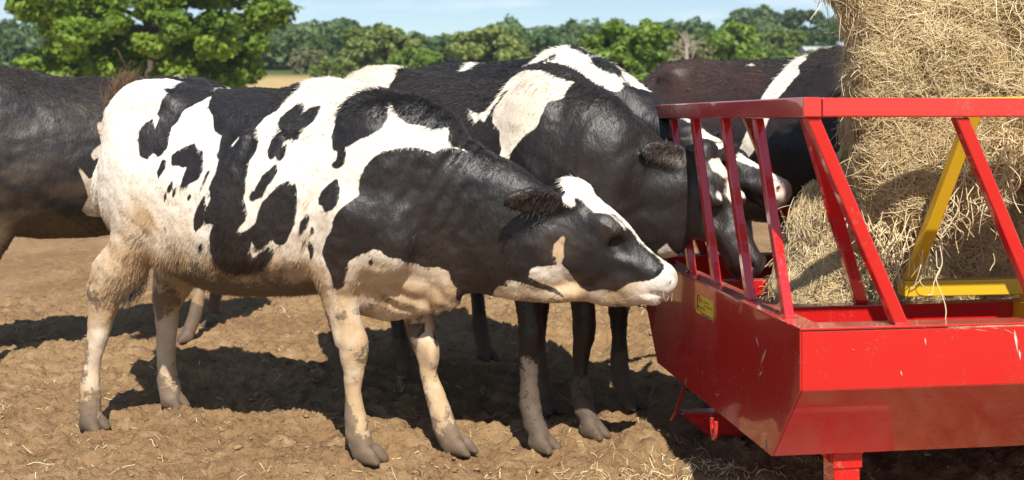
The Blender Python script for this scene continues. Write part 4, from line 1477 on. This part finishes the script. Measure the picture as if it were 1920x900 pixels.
whiteC = [P2(s) for s in (
    '1043,85 1075,85 1110,108 1140,135 1170,165 1162,172 1139,171 1125,186 1100,200 1040,220 990,240 985,200 1020,140 1041,110', '973,138 1015,100 1022,85 1045,85 1040,101 985,138',
    '860,135 880,105 902,105 922,113 905,118 885,130', '938,111 960,103 993,88 1000,94 965,106',
    '1304,215 1345,215 1395,258 1440,300 1475,318 1505,335 1505,400 1460,415 1448,390 1452,360 1450,340 1425,318 1395,290 1350,268 1310,258')]


def dirtC(V):
    return np.clip(0.12 + 0.25 * fbm(V * 4.0, 4, 55) + np.clip((0.6 - V[:, 2]) / 0.3, 0, 1) * 0.5, 0, 1)


cowC = finish_cow('dairy_cow', C, f, M_COATC, [], whiteC, True, dirt_fn=dirtC, mud_z=0.30, pink=(C.atD(1492, 352, 4.02), 0.075), hair=(30000, 0.022, 0.0010, hairB), smooth=2,
                  label='tall cow with a white shoulder and white face reaching the hay between the back bars')
add_eyes(cowC, eyesC, 0.98, axC)

# ---- brown-black cow on the far side of the feeder
D_ = Frame(1.42, 6.15, -50.0)
SD = 1.12
f = Field((-1.1, -0.5, -0.03), (1.5, 0.5, 1.70), 0.016)
trunk_generic(f, SD, wide=1.0, ztop=1.40)
for a in (-1, 1):
    front_leg(f, 0.5 * SD, a * 0.14, SD)
    hind_leg(f, -0.6 * SD, a * 0.16, SD)
f.tube([[0.45, 0, 1.18, 0.34, 0.19, -0.1], [0.70, 0.0, 1.15, 0.31, 0.17, -0.1], [0.92, 0.02, 1.06, 0.25, 0.14, -0.1], [1.05, 0.03, 0.98, 0.20, 0.11, -0.1]], (0, 0, 1), 0.07, sub=4)
for k in range(6):                                                            # folds of the bent neck
    u_ = 0.62 + 0.055 * k
    z_ = 1.50 - 0.045 * k - 0.02 * k * k * 0.3
    f.tube([[u_, -0.13, z_ - 0.16, 0.016, 0.016], [u_ + 0.01, 0, z_ - 0.02, 0.016, 0.016], [u_, 0.13, z_ - 0.16, 0.016, 0.016]], (1, 0, 0), 0.03, sub=3)
eyesD, tipsD, axD = add_head(f, (1.03, 0.03, 1.10), (1.30, 0.05, 0.70), (0, 1, 0), 1.0)
whiteD = [P2(s) for s in ('1489,113 1500,100 1518,100 1512,112 1497,125 1500,137 1480,160 1459,184 1445,215 1425,270 1400,300 1385,285 1405,235 1427,184 1445,157 1468,131', '1403,123 1410,117 1417,122 1408,125')]


def dirtD(V):
    return np.clip(0.10 + 0.45 * np.clip((0.1 - V[:, 0]) / 0.5, 0, 1) + 0.3 * fbm(V * 3.0, 3, 99), 0, 1)


M_COATD = coat_mat('russet_black_coat', (0.74, 0.68, 0.58), (0.016, 0.011, 0.010), (0.42, 0.29, 0.17), (0.115, 0.048, 0.028))
cowD = finish_cow('dairy_cow', D_, f, M_COATD, [], whiteD, True, dirt_fn=dirtD, mud_z=0.3, smooth=2,
                  label='russet black cow with a white band over its shoulder, feeding from the far side', hair=(24000, 0.022, 0.0013, hairB))
add_eyes(cowD, eyesD, 1.0, axD)

# ---- dark back glimpsed behind it
G_ = Frame(2.05, 7.3, -70.0)
f = Field((-1.1, -0.5, -0.03), (1.5, 0.5, 1.70), 0.022)
trunk_generic(f, 1.09, wide=1.0, ztop=1.40)
for a in (-1, 1):
    front_leg(f, 0.5, a * 0.14, 1.08)
    hind_leg(f, -0.6, a * 0.16, 1.08)
f.tube([[0.45, 0, 1.12, 0.32, 0.18, -0.1], [0.75, 0.0, 1.02, 0.26, 0.15, -0.1], [1.0, 0.0, 0.85, 0.18, 0.11, -0.1]], (0, 0, 1), 0.07, sub=3)
eyesG, tipsG, axG = add_head(f, (0.98, 0, 1.00), (1.22, 0, 0.58), (0, 1, 0), 1.0)
cowG = finish_cow('dairy_cow', G_, f, M_COATD, [], [], True, dirt_fn=dirtC, mud_z=0.3, label='dark cow mostly hidden between the russet cow and the hay')
add_eyes(cowG, eyesG, 1.0, axG)

# ---- dark cow walking away to the left
E_ = Frame(-2.22, 5.82, 180 + 40.0)
SE = 1.03
f = Field((-1.15, -0.5, -0.03), (1.75, 0.5, 1.62), 0.0135)
trunk_generic(f, SE, wide=1.05, ztop=1.41)
front_leg(f, 0.585, 0.14, SE, du=-0.1)
front_leg(f, 0.56, -0.14, SE, du=-0.05)
hind_leg(f, -0.50, 0.16, SE)
hind_leg(f, -0.80, -0.16, SE, du=0.18, lift=0.06)
f.tube([[0.45, 0, 1.12, 0.30, 0.18, -0.1], [0.70, 0.0, 1.10, 0.26, 0.15, -0.15], [0.95, 0.0, 1.12, 0.19, 0.11, -0.1], [1.08, 0.0, 1.15, 0.15, 0.095, -0.1]], (0, 0, 1), 0.07, sub=4)
eyesE, tipsE, axE = add_head(f, (1.10, 0, 1.32), (1.50, 0, 1.00), (0, 1, 0), 1.0)
ep = [E_.atD(395, 190, 6.30), E_.atD(385, 260, 6.36), E_.atD(345, 380, 6.25), E_.atD(290, 470, 6.05), E_.atD(262, 500, 5.95)]
f.tube([[-0.84, 0, 1.33, 0.03, 0.03], [-0.93, 0, 1.24, 0.025, 0.025], *[[*p, 0.018, 0.018] for p in ep[1:]]], (0, 1, 0.01), 0.02, sub=3)
whiteE = [P2(s) for s in ('181,232 192,226 205,215 215,250 215,300 196,270 188,262', '170,290 178,278 196,265 215,262 215,300 194,292 180,298 175,303', '144,310 158,322 166,335 180,332 190,322 215,312 215,410 165,405 152,395 165,370 158,345',
                          '295,138 310,128 345,128 345,150 325,142', '425,168 430,152 470,150 470,162', '352,540 372,540 400,560 400,640 350,640')]


def dirtE(V):
    nz_ = fbm(V * np.array([2.0, 3.0, 6.0]), 4, 12)
    d = 0.10 + 0.5 * nz_
    d = 0.5 * d + 1.0 * np.clip((0.74 - V[:, 2] + 0.14 * nz_) / 0.10, 0, 1) + 0.35 * np.clip(2.0 * fbm(V * 6.0, 3, 14), 0, 1) * np.clip((1.1 - V[:, 2]) / 0.2, 0, 1)
    return np.clip(d, 0, 1)


M_COATE = coat_mat('dusty_black_coat', (0.50, 0.41, 0.31), (0.012, 0.0095, 0.0088), (0.30, 0.20, 0.11), (0.145, 0.092, 0.050))
cowE = finish_cow('dairy_cow', E_, f, M_COATE, [], whiteE, True, dirt_fn=dirtE, mud_z=0.30, label='dusty black cow cut off by the left edge, its rump behind the spotted cow', smooth=8, hair=(45000, 0.020, 0.0012, hairB))
add_eyes(cowE, eyesE, 1.0, axE)
Pt, rt = tail_strands([ep[-2], ep[-1] + np.array([0, 0, -0.04])], 260, 0.18, 0.22, 0.0022, 8)
tag(strands('tail_switch', Pt, rt, M_SWITCHK, cowE), kind='stuff')
# ------------------------------------------------------------------ hay
f = Field((0.75, 3.0, 0.25), (4.3, 5.0, 2.75), 0.03)


def blob(c, r, k=0.12, carve=False):
    f.ell(c, r, k, None, carve)


def rbox(lo, hi, rr, k, carve=False, shear=0.0):
    lo, hi = np.array(lo), np.array(hi)
    sl = f.sub(lo - 0.3, hi + 0.6)
    X, Y, Z = f.grid(sl)
    X = X - shear * (Y - 3.44)
    c, hf = (lo + hi) / 2, (hi - lo) / 2 - rr
    q = [np.abs(a - c[i]) - hf[i] for i, a in enumerate((X, Y, Z))]
    d = np.sqrt(sum(np.maximum(a, 0) ** 2 for a in q)) + np.minimum(np.maximum(np.maximum(q[0], q[1]), q[2]), 0) - rr
    (f.smax if carve else f.smin)(sl, d, k)


# upper bale with its ragged front, the recessed lower bale, the loose heap at its foot
rbox((1.07, 3.44, 1.00), (4.0, 4.45, 2.62), 0.09, 0.0, shear=0.29)
rbox((1.30, 3.92, 0.36), (4.0, 4.40, 1.2), 0.08, 0.05, shear=0.2)
blob((1.27, 3.53, 1.00), (0.14, 0.10, 0.17), 0.08)
blob((1.46, 3.52, 1.02), (0.10, 0.08, 0.15), 0.08)
blob((1.14, 3.62, 1.74), (0.12, 0.14, 0.16), 0.07)
blob((1.23, 3.86, 0.74), (0.23, 0.30, 0.33), 0.10)
blob((1.15, 3.82, 0.50), (0.26, 0.30, 0.27), 0.10)
blob((1.45, 3.85, 0.34), (0.40, 0.28, 0.15), 0.10)
blob((1.86, 3.44, 1.04), (0.30, 0.34, 0.13), 0.06, True)
HV, HQ = f.mesh(1)
HN = vnormals(HV, HQ)
HV = HV + HN * (0.035 * fbm(HV * 5.0, 3, 15) + 0.02 * fbm(HV * 18, 2, 19))[:, None].astype(np.float32)
m_hb, t, bs = new_mat('packed_hay')
hn = noise(t, 40, 4, 0.65, stretch=(1, 1, 2.2))
hn2 = noise(t, 7, 3, 0.6)
c = mix(t, sstep(t, hn, 0.32, 0.68), (0.15, 0.095, 0.042), (0.45, 0.325, 0.165))
c = mix(t, sstep(t, hn2, 0.4, 0.75), c, (0.24, 0.15, 0.06))
t.links.new(c, bs.inputs['Base Color'])
bs.inputs['Roughness'].default_value = 0.9
bump(t, bs, hn, 1.0, 0.03)
hay = mesh_np('hay_bale', HV, HQ, m_hb, smooth=True)
tag(hay, 'large dry straw-coloured hay bale with loose hay spilling into the red feeder', 'hay bale')


def hay_strands(name, sel, cnt, lmin, lmax, rad, lift, seed, parent, tone=(0.55, 0.24), droop=0.05, drift=0.02):
    g_ = np.random.default_rng(seed)
    q4 = HQ[sel]
    ar = np.linalg.norm(np.cross(HV[q4[:, 2]] - HV[q4[:, 0]], HV[q4[:, 3]] - HV[q4[:, 1]]), axis=1)
    fi = g_.choice(len(q4), cnt, p=ar / ar.sum())
    q = q4[fi]
    w = g_.random((cnt, 2))
    w4 = np.stack([(1 - w[:, 0]) * (1 - w[:, 1]), w[:, 0] * (1 - w[:, 1]), w[:, 0] * w[:, 1], (1 - w[:, 0]) * w[:, 1]], -1)
    p = (HV[q] * w4[..., None]).sum(1)
    nn = (HN[q] * w4[..., None]).sum(1)
    nn /= np.linalg.norm(nn, axis=1, keepdims=True)
    rd = g_.normal(0, 1, (cnt, 3))
    rd[:, 2] *= 0.8
    cl = np.stack([fbm(p * 6, 2, seed + 1), fbm(p * 6, 2, seed + 2), fbm(p * 6, 2, seed + 3)], -1) * 1.2
    rd = rd + cl
    tdir = rd - nn * (rd * nn).sum(1, keepdims=True)
    tdir /= np.linalg.norm(tdir, axis=1, keepdims=True) + 1e-6
    dirn = tdir + nn * (g_.exponential(lift, cnt) - lift * 0.55)[:, None]
    dirn /= np.linalg.norm(dirn, axis=1, keepdims=True)
    side = np.cross(dirn, nn)
    L = g_.uniform(lmin, lmax, cnt) * g_.uniform(0.5, 1.0, cnt)
    k = 6
    P = np.zeros((cnt, k, 3))
    amp = g_.normal(0, 0.13, cnt) * L
    ph = g_.uniform(0, 6.28, cnt)
    amp2 = np.abs(g_.normal(0, 0.10, cnt)) * L
    for j in range(k):
        s = j / (k - 1) - 0.5
        P[:, j] = p + nn * (0.004 + drift * g_.random(cnt) * 0)[:, None] + dirn * (L * s)[:, None] + side * (amp * np.sin(ph + 5.0 * s))[:, None] + nn * (amp2 * (0.25 - s * s) * 2)[:, None]
        P[:, j, 2] -= droop * L * (s + 0.5) ** 2
    rr = rad * g_.uniform(0.6, 1.3, cnt)[:, None] * np.array([0.7, 1, 1, 1, 0.9, 0.5])[None, :]
    tn = np.clip(g_.normal(tone[0], tone[1], cnt) + 0.16 * fbm(p * 4, 2, 61), 0, 1)
    o = strands(name, P, rr, M_STRAW, parent, {'tone': tn})
    tag(o, kind='stuff')
    return o


cen = HV[HQ].mean(1)
fn_ = HN[HQ].mean(1)
vis = (cen[:, 0] < 2.3) & (cen[:, 1] < 4.45) & (cen[:, 2] < 1.75) & ((fn_[:, 1] < 0.35) | (fn_[:, 0] < -0.2))
hay_strands('hay_stalk', vis, 95000, 0.04, 0.14, 0.00082, 0.16, 101, hay)
hay_strands('hay_stalk', vis, 5200, 0.08, 0.24, 0.0010, 0.55, 102, hay, tone=(0.75, 0.2), droop=0.35)
oth = ~vis & (cen[:, 2] < 2.7)
hay_strands('hay_stalk', oth, 9000, 0.10, 0.28, 0.002, 0.2, 103, hay)
# long stalks and a twine hanging from the ragged edge of the bale
g_ = np.random.default_rng(44)
hp = []
for i in range(130):
    px = g_.uniform(1590, 1915)
    y0 = np.interp(px, [1590, 1660, 1740, 1800, 1860, 1920], [380, 430, 420, 330, 270, 260]) + g_.normal(0, 18)
    D0 = g_.uniform(3.38, 3.46)
    p = np.array(px2w(px, y0, D0))
    L = g_.uniform(0.05, 0.17)
    d = unit((g_.normal(0, 0.45), g_.normal(-0.1, 0.25), -1))
    s_ = g_.normal(0, 0.02, 3)
    hp.append([p + d * L * q + s_ * math.sin(q * 6) - np.array([0, 0, 0.03 * q * q]) for q in np.linspace(-0.25, 1, 6)])
for (pts, D0) in ((((1762, 460), (1770, 490), (1752, 510), (1760, 540), (1772, 565), (1774, 585), (1772, 604)), 3.05), (((1755, 470), (1757, 500), (1763, 505), (1751, 530), (1748, 550), (1740, 553)), 3.10), (((1862, 475), (1866, 490), (1858, 503), (1856, 508)), 3.2)):
    pp = [np.array(px2w(x, y, D0)) for x, y in pts]
    idx_ = np.linspace(0, len(pp) - 1, 6)
    hp.append([pp[int(i)] * (1 - i % 1) + pp[min(int(i) + 1, len(pp) - 1)] * (i % 1) for i in idx_])
hp = np.array(hp)
o = strands('hanging_stalk', hp, np.full(hp.shape[:2], 0.0014), M_STRAW, hay, {'tone': g_.uniform(0.45, 1.0, len(hp))})
tag(o, kind='stuff')

# straw scattered on the mud
n = 800
sx = np.concatenate([g_.uniform(-3.2, 2.0, n), g_.normal(0.66, 0.26, 500)])
sy = np.concatenate([3.5 + 4.2 * g_.random(n) ** 1.5, g_.normal(3.72, 0.16, 500)])
n = len(sx)
sz = ground_z(sx, sy)
ang = g_.uniform(0, 6.28, n)
L = np.clip(g_.lognormal(-3.3, 0.55, n), 0.012, 0.16)
L[800:] *= 0.9
P = np.zeros((n, 4, 3))
bend = g_.normal(0, 0.15, n)
for j in range(4):
    s = j / 3 - 0.5
    a = ang + bend * s
    P[:, j, 0] = sx + np.cos(a) * L * s
    P[:, j, 1] = sy + np.sin(a) * L * s
    P[:, j, 2] = ground_z(P[:, j, 0], P[:, j, 1]) + 0.002 + 0.012 * g_.random(n) * (j % 3 == 0)
rr = (0.0009 * g_.uniform(0.6, 1.7, n))[:, None] * np.ones(4)[None]
o = strands('loose_straw', P, rr, M_STRAW, None, {'tone': np.clip(g_.normal(0.7, 0.25, n), 0, 1)})
tag(o, 'scattered bits of pale straw lying on the mud', 'straw', kind='stuff')

# crumbled clods on the mud
M_CLOD = plain_mat('mud_clod', (0.30, 0.185, 0.095), 0.95, 0.45, 6, bmp=0.5)
bm = bmesh.new()
bmesh.ops.create_icosphere(bm, subdivisions=1, radius=1)
IV = np.array([v.co[:] for v in bm.verts])
IF = np.array([[v.index for v in fc.verts] for fc in bm.faces])
bm.free()
n = 3000
cx, cy = g_.uniform(-3.3, 2.0, n), 3.5 + 4.5 * g_.random(n) ** 1.3
cs = np.clip(g_.lognormal(-5.4, 0.5, n), 0.002, 0.013)
cz_ = ground_z(cx, cy)
sc3 = cs[:, None] * g_.uniform(0.6, 1.5, (n, 3)) * np.array([1.2, 1.2, 0.5])
V = IV[None] * (1 + 0.38 * g_.normal(0, 1, (n, len(IV), 1))) * sc3[:, None, :]
V += np.stack([cx, cy, cz_ + cs * 0.25], -1)[:, None, :]
Fc = (IF[None] + (np.arange(n) * len(IV))[:, None, None]).reshape(-1, 3)
o = mesh_np('mud_clods', V.reshape(-1, 3), Fc, M_CLOD)
tag(o, 'crumbled clods of dry mud strewn over the paddock', 'mud', kind='stuff')

# ------------------------------------------------------------------ trees
def make_tree(name, label, px, D, top_y, half_w, base_z=None, leaves=9000, leaf=0.22, mats=None, seed=0, nblob=60, crown_low=0.15, group=None, flat=1.0, gap=0.0, trunk_r=None, limbs=7, cl=(0.14, 0.26)):
    g_ = np.random.default_rng(seed)
    x = (px - 960) / FPX * D
    zb = float(ground_z(x, D)[0]) if base_z is None else base_z
    top = CAMH + (HOR - top_y - 2) / FPX * D
    H = top - zb
    rw = half_w / FPX * D
    root = empty(name, (x, D, zb))
    tag(root, label, 'tree' if 'bush' not in name else 'bush', group)
    c0 = H * (crown_low + (1 - crown_low) * 0.5)
    rz = H * (1 - crown_low) * 0.5
    tr = trunk_r or 0.028 * H
    m = MB()
    m.tube([(0, 0, -0.3), (tr * 0.3, 0, H * 0.18), (-tr * 0.4, tr * 0.3, H * 0.42), (0, 0, H * 0.75)], [tr * 1.35, tr, tr * 0.75, tr * 0.25], 9)
    m.build('trunk', M_BARK, root, smooth=True)
    for k in range(limbs):
        a = k * 2.4 + g_.uniform(-0.4, 0.4)
        z0 = H * g_.uniform(0.15, 0.45)
        e = np.array([math.cos(a) * rw * 0.72, math.sin(a) * rw * 0.72, z0 + H * g_.uniform(0.12, 0.35)])
        mm = MB()
        s0 = np.array([0, 0, z0])
        mid = s0 * 0.5 + e * 0.5 + np.array([0, 0, -0.06 * H])
        mm.tube([s0, mid, e], [tr * 0.5, tr * 0.32, tr * 0.1], 6)
        mm.build('limb', M_BARK, root, smooth=True)
    # clumps through the crown, then leaves on the clumps
    d = g_.normal(0, 1, (nblob, 3))
    d /= np.linalg.norm(d, axis=1, keepdims=True)
    rr = g_.uniform(0.25, 1.0, nblob) ** 0.4
    d /= ((np.abs(d) ** 3).sum(1) ** (1 / 3))[:, None]
    lump = 1 + 0.22 * fbm(d * 1.6 + seed, 2, seed)
    bc = d * (rr * lump)[:, None] * np.array([rw * 0.84, rw * 0.84 * flat, rz * 0.86]) + np.array([0, 0, c0])
    br = g_.uniform(cl[0], cl[1], nblob) * (rw + rz) * 0.5
    per = leaves // nblob
    b = np.repeat(np.arange(nblob), per)
    dd = g_.normal(0, 1, (len(b), 3))
    dd /= np.linalg.norm(dd, axis=1, keepdims=True)
    rad = g_.uniform(0.25, 1.05, len(b)) ** 0.55
    lump2 = 1 + 0.35 * vnoise(dd * 2.2 + b[:, None] * 3.1, seed + 3)
    p = bc[b] + dd * (br[b] * rad * lump2)[:, None] * np.array([1.1, 1.1, 0.8])
    p[:, 2] = np.maximum(p[:, 2], 0.15)
    nn = dd * 0.7 + g_.normal(0, 0.55, (len(b), 3)) + np.array([0, 0, 0.5])
    nn /= np.linalg.norm(nn, axis=1, keepdims=True)
    t1 = np.cross(nn, g_.normal(0, 1, (len(b), 3)))
    t1 /= np.linalg.norm(t1, axis=1, keepdims=True) + 1e-6
    t2 = np.cross(nn, t1)
    sz_ = leaf * g_.uniform(0.6, 1.35, len(b))
    V = np.stack([p - t1 * sz_[:, None], p - t2 * (sz_ * 0.55)[:, None] + nn * (sz_ * 0.12)[:, None], p + t1 * sz_[:, None], p + t2 * (sz_ * 0.55)[:, None] + nn * (sz_ * 0.12)[:, None]], 1).reshape(-1, 3)
    Fq = np.arange(len(V)).reshape(-1, 4)
    tone = np.clip(0.45 + 0.22 * g_.normal(0, 1, len(b)) + 0.20 * g_.normal(0, 1, nblob)[b], 0, 1)
    o = mesh_np('crown', V, Fq, mats, root, attrs={'tone': ('FACE', tone)})
    return root


L_MAPLE = leaf_mat('maple_leaf', (0.075, 0.15, 0.018), (0.27, 0.39, 0.045), 0.42)
L_BRIGHT = leaf_mat('bright_leaf', (0.11, 0.20, 0.028), (0.27, 0.38, 0.065), 0.35)
L_OLIVE = leaf_mat('olive_leaf', (0.13, 0.185, 0.046), (0.275, 0.325, 0.095), 0.3)
L_DARK = leaf_mat('dark_leaf', (0.055, 0.10, 0.036), (0.13, 0.19, 0.07), 0.25)
L_DUST = leaf_mat('dusty_leaf', (0.15, 0.165, 0.08), (0.26, 0.26, 0.135), 0.25)
make_tree('maple_tree', 'large leafy green maple tree standing behind the left cows', 280, 42, -190, 246, leaves=84000, leaf=0.135, mats=L_MAPLE, seed=5, nblob=160, crown_low=-0.02, limbs=10, cl=(0.09, 0.17))
TR = 'trees along the far hillside'
for i, (nm, lb, px, D, ty, hw, mt, n, lf, cl) in enumerate((
    ('hillside_tree', 'dark tree on the far ridge at the left edge of the view', 5, 190, 78, 55, L_DARK, 5000, 0.8, 0.05),
    ('hillside_tree', 'dark tree right beside the maple on the far ridge', 555, 150, 55, 42, L_DARK, 6000, 0.6, 0.05),
    ('hillside_tree', 'dark rounded tree on the ridge right of the maple', 612, 160, 62, 48, L_DARK, 6000, 0.6, 0.05),
    ('hillside_bush', 'pale dusty bush below the dark ridge trees', 582, 95, 92, 40, L_DUST, 6000, 0.34, 0.02),
    ('hillside_bush', 'small olive bush left of the wide olive tree', 625, 80, 108, 42, L_OLIVE, 6000, 0.28, 0.02),
    ('hillside_tree', 'wide olive green tree above the rump of the second cow', 712, 85, 50, 78, L_OLIVE, 13000, 0.30, 0.02),
    ('hillside_bush', 'mid green bush between the two olive trees', 780, 80, 90, 52, L_BRIGHT, 8000, 0.27, 0.02),
    ('hillside_tree', 'dark distant tree between the two olive trees', 810, 170, 76, 38, L_DARK, 4500, 0.6, 0.05),
    ('hillside_tree', 'broad olive green tree in the middle of the skyline', 918, 78, 50, 92, L_OLIVE, 16000, 0.27, 0.02),
    ('hillside_tree', 'brownish far tree left of the bright green bush', 1050, 130, 68, 46, L_DUST, 6000, 0.45, 0.03),
    ('hillside_bush', 'large bright green bush behind the tall cow', 1165, 46, 36, 92, L_BRIGHT, 24000, 0.17, 0.0),
    ('hillside_bush', 'low bright green bush right of the large bright bush', 1250, 44, 128, 75, L_BRIGHT, 14000, 0.15, 0.0),
    ('hillside_bush', 'dull thicket around the dead tree', 1292, 66, 72, 52, L_DUST, 9000, 0.24, 0.02),
    ('hillside_tree', 'green tree right of the dead tree', 1368, 72, 34, 60, L_BRIGHT, 14000, 0.26, 0.02),
    ('hillside_tree', 'dark tree crowning the hill at right', 1415, 175, 12, 62, L_DARK, 9000, 0.6, 0.03),
    ('hillside_tree', 'dark tree on the hilltop just left of the hay', 1520, 165, 10, 52, L_DARK, 8000, 0.55, 0.03),
    ('hillside_tree', 'dusty olive tree below the hilltop trees', 1462, 100, 50, 50, L_OLIVE, 9000, 0.33, 0.03),
    ('hillside_bush', 'green bush low beside the hay bale', 1560, 90, 88, 60, L_OLIVE, 9000, 0.3, 0.02),
    ('hillside_bush', 'green bush behind the back of the russet cow', 1430, 80, 92, 70, L_BRIGHT, 9000, 0.28, 0.0),
    ('hillside_tree', 'green hillside tree half hidden behind the hay', 1620, 120, 30, 80, L_DARK, 9000, 0.45, 0.03),
    ('hillside_tree', 'dark far tree filling the skyline left of the middle tree', 870, 190, 70, 80, L_DARK, 6000, 0.7, 0.02),
    ('hillside_tree', 'dark far tree filling the skyline above the second cow', 745, 200, 72, 80, L_DARK, 6000, 0.7, 0.02),
    ('hillside_tree', 'dark far tree behind the bright green bush', 1100, 190, 62, 85, L_DARK, 6500, 0.7, 0.02),
    ('hillside_tree', 'dark far tree low on the skyline right of the middle tree', 1010, 210, 74, 80, L_DARK, 6000, 0.75, 0.02),
    ('hillside_tree', 'dark far tree behind the dead tree', 1270, 185, 52, 85, L_DARK, 7000, 0.65, 0.02),
    ('hillside_tree', 'far tree behind the maple crown', 420, 150, 70, 90, L_DARK, 6000, 0.6, 0.05),
    ('hillside_tree', 'far tree behind the maple on its left', 150, 170, 80, 90, L_DARK, 6000, 0.65, 0.05))):
    make_tree(nm, lb, px, D, ty, hw, leaves=n, leaf=lf, mats=mt, seed=100 + i, nblob=80, crown_low=cl, group=TR, flat=0.8, limbs=3, cl=(0.10, 0.21))

# the far wood that closes the view, too distant to tell its trees apart
g_ = np.random.default_rng(77)
n = 60000
wx = g_.uniform(-75, 75, n)
wy = 118 + g_.uniform(-9, 9, n)
wh = 3.6 + 1.3 * fbm(np.stack([wx * 0.16, wy * 0.05], -1), 3, 4) + 0.8 * fbm(np.stack([wx * 0.6, wy * 0.2], -1), 2, 6)
p = np.stack([wx, wy, ground_z(wx, wy) + wh * g_.random(n) ** 0.6], -1)
nn = g_.normal(0, 1, (n, 3)) + np.array([0, -0.3, 0.8])
nn /= np.linalg.norm(nn, axis=1, keepdims=True)
t1 = np.cross(nn, g_.normal(0, 1, (n, 3)))
t1 /= np.linalg.norm(t1, axis=1, keepdims=True)
t2 = np.cross(nn, t1) * 0.6
sz_ = g_.uniform(0.25, 0.55, n)[:, None]
V = np.stack([p - t1 * sz_, p - t2 * sz_, p + t1 * sz_, p + t2 * sz_], 1).reshape(-1, 3)
tn = np.clip(0.45 + 0.55 * fbm(np.stack([wx * 0.25, p[:, 2] * 0.4], -1), 2, 8) + 0.15 * g_.normal(0, 1, n), 0, 1)
o = mesh_np('far_wood', V, np.arange(len(V)).reshape(-1, 4), L_DARK, attrs={'tone': ('FACE', tn)})
tag(o, 'dark green wood along the hillside far behind the cows', 'wood', kind='stuff')

# dead tree
dt = empty('dead_tree', (0, 0, 0))
x0, D0 = (1285 - 960) / FPX * 60, 60.0
zb = float(ground_z(x0, D0)[0])
dt.location = (x0, D0, zb)
tag(dt, 'bare grey dead tree rising from the bushes', 'tree')
M_DEAD = plain_mat('dead_wood', (0.26, 0.22, 0.17), 0.9, 0.3, 6)
m = MB()
topz = CAMH + (HOR - 45) / FPX * D0 - zb
m.tube([(0, 0, -0.2), (0.1, 0, topz * 0.4), (0.05, 0, topz * 0.7)], [0.16, 0.11, 0.06], 8)
m.build('trunk', M_DEAD, dt, smooth=True)
g_ = np.random.default_rng(9)
for k in range(16):
    m = MB()
    z0 = topz * g_.uniform(0.3, 0.7)
    a = g_.uniform(-1.0, 1.0)
    L = topz * g_.uniform(0.2, 0.36)
    e = np.array([math.sin(a) * L, g_.uniform(-0.3, 0.3) * L, z0 + math.cos(a) * L])
    s0 = np.array([0.07, 0, z0])
    mid = 0.55 * s0 + 0.45 * e + g_.normal(0, 0.05, 3)
    m.tube([s0, mid, e], [0.045, 0.03, 0.012], 5)
    e2 = mid + (e - s0) * 0.4 + np.array([g_.choice([-1, 1]) * L * 0.22, 0, 0.1])
    m.tube([mid, (mid + e2) / 2 + g_.normal(0, 0.03, 3), e2], [0.026, 0.018, 0.008], 5)
    m.build('branch', M_DEAD, dt, smooth=True)

# tall pale grass beyond the paddock
g_ = np.random.default_rng(21)
n = 9000
tx, ty_ = g_.uniform(-6, 9, n), g_.uniform(14, 22, n)
tz = ground_z(tx, ty_)
P = np.zeros((n, 4, 3))
Lg = g_.uniform(0.5, 1.15, n)
ln_ = g_.normal(0, 0.28, (n, 2))
for j in range(4):
    s = j / 3
    P[:, j, 0] = tx + ln_[:, 0] * Lg * s * s
    P[:, j, 1] = ty_ + ln_[:, 1] * Lg * s * s
    P[:, j, 2] = tz + Lg * s
M_GRASS = straw_mat('tall_grass', [(0.0, (0.06, 0.10, 0.025)), (0.6, (0.14, 0.19, 0.06)), (1.0, (0.33, 0.32, 0.16))])
o = strands('tall_grass', P, 0.006 * np.array([1, 0.9, 0.6, 0.15])[None].repeat(n, 0), M_GRASS, None, {'tone': g_.random(n)})
tag(o, 'tall pale green grass growing beyond the paddock', 'grass', kind='stuff')

# pale farm buildings far off on the hill
M_WALL = plain_mat('pale_wall', (0.42, 0.41, 0.40), 0.8, 0.1, 2)
M_ROOF = plain_mat('pale_roof', (0.40, 0.40, 0.42), 0.6, 0.1, 2)
M_PANE = plain_mat('dark_pane', (0.05, 0.06, 0.07), 0.2, 0.1, 2)
for px, py, D0, wd, ht, lb in ((1506, 101, 98, 1.6, 0.7, 'long pale farm building on the hill right of the russet cow'), (1552, 112, 92, 0.9, 1.5, 'small pale farm building beside the hay bale')):
    p = px2w(px, py, D0)
    hb = empty('farm_building', (p.x, D0 - 6, p.z - 0.9))
    tag(hb, lb, 'building')
    gz = float(ground_z(p.x, D0 - 6)[0]) - p.z + 0.9 - 0.5
    m = MB(); m.box((-wd, -1, gz), (wd, 1, ht)); m.build('wall', M_WALL, hb)
    m = MB(); m.prism([(-wd - 0.1, -1.15, ht + 0.003), (-wd - 0.1, 1.15, ht + 0.003), (-wd - 0.1, 0, ht + 0.45)], (2 * wd + 0.2, 0, 0)); m.build('roof', M_ROOF, hb)
    for k in range(3 if wd > 1 else 1):
        m = MB(); m.box((-wd * 0.6 + k * wd * 0.55, -1.03, ht * 0.35), (-wd * 0.6 + k * wd * 0.55 + 0.35, -1.002, ht * 0.75)); m.build('window', M_PANE, hb)

# ------------------------------------------------------------------ hazy summer air
m = MB()
m.box((-400, -110, -1.3), (400, 470, 31.0))
m_hz, t, bs = new_mat('summer_haze')
t.nodes.remove(bs)
pv = N(t, 'ShaderNodeVolumePrincipled')
pv.inputs['Color'].default_value = (0.78, 0.88, 1.0, 1)
pv.inputs['Density'].default_value = 0.0005
pv.inputs['Anisotropy'].default_value = 0.2
t.links.new(pv.outputs['Volume'], t.nodes['Material Output'].inputs['Volume'])
hz = m.build('haze', m_hz)
tag(hz, 'thin summer haze over the fields', 'haze', kind='stuff')
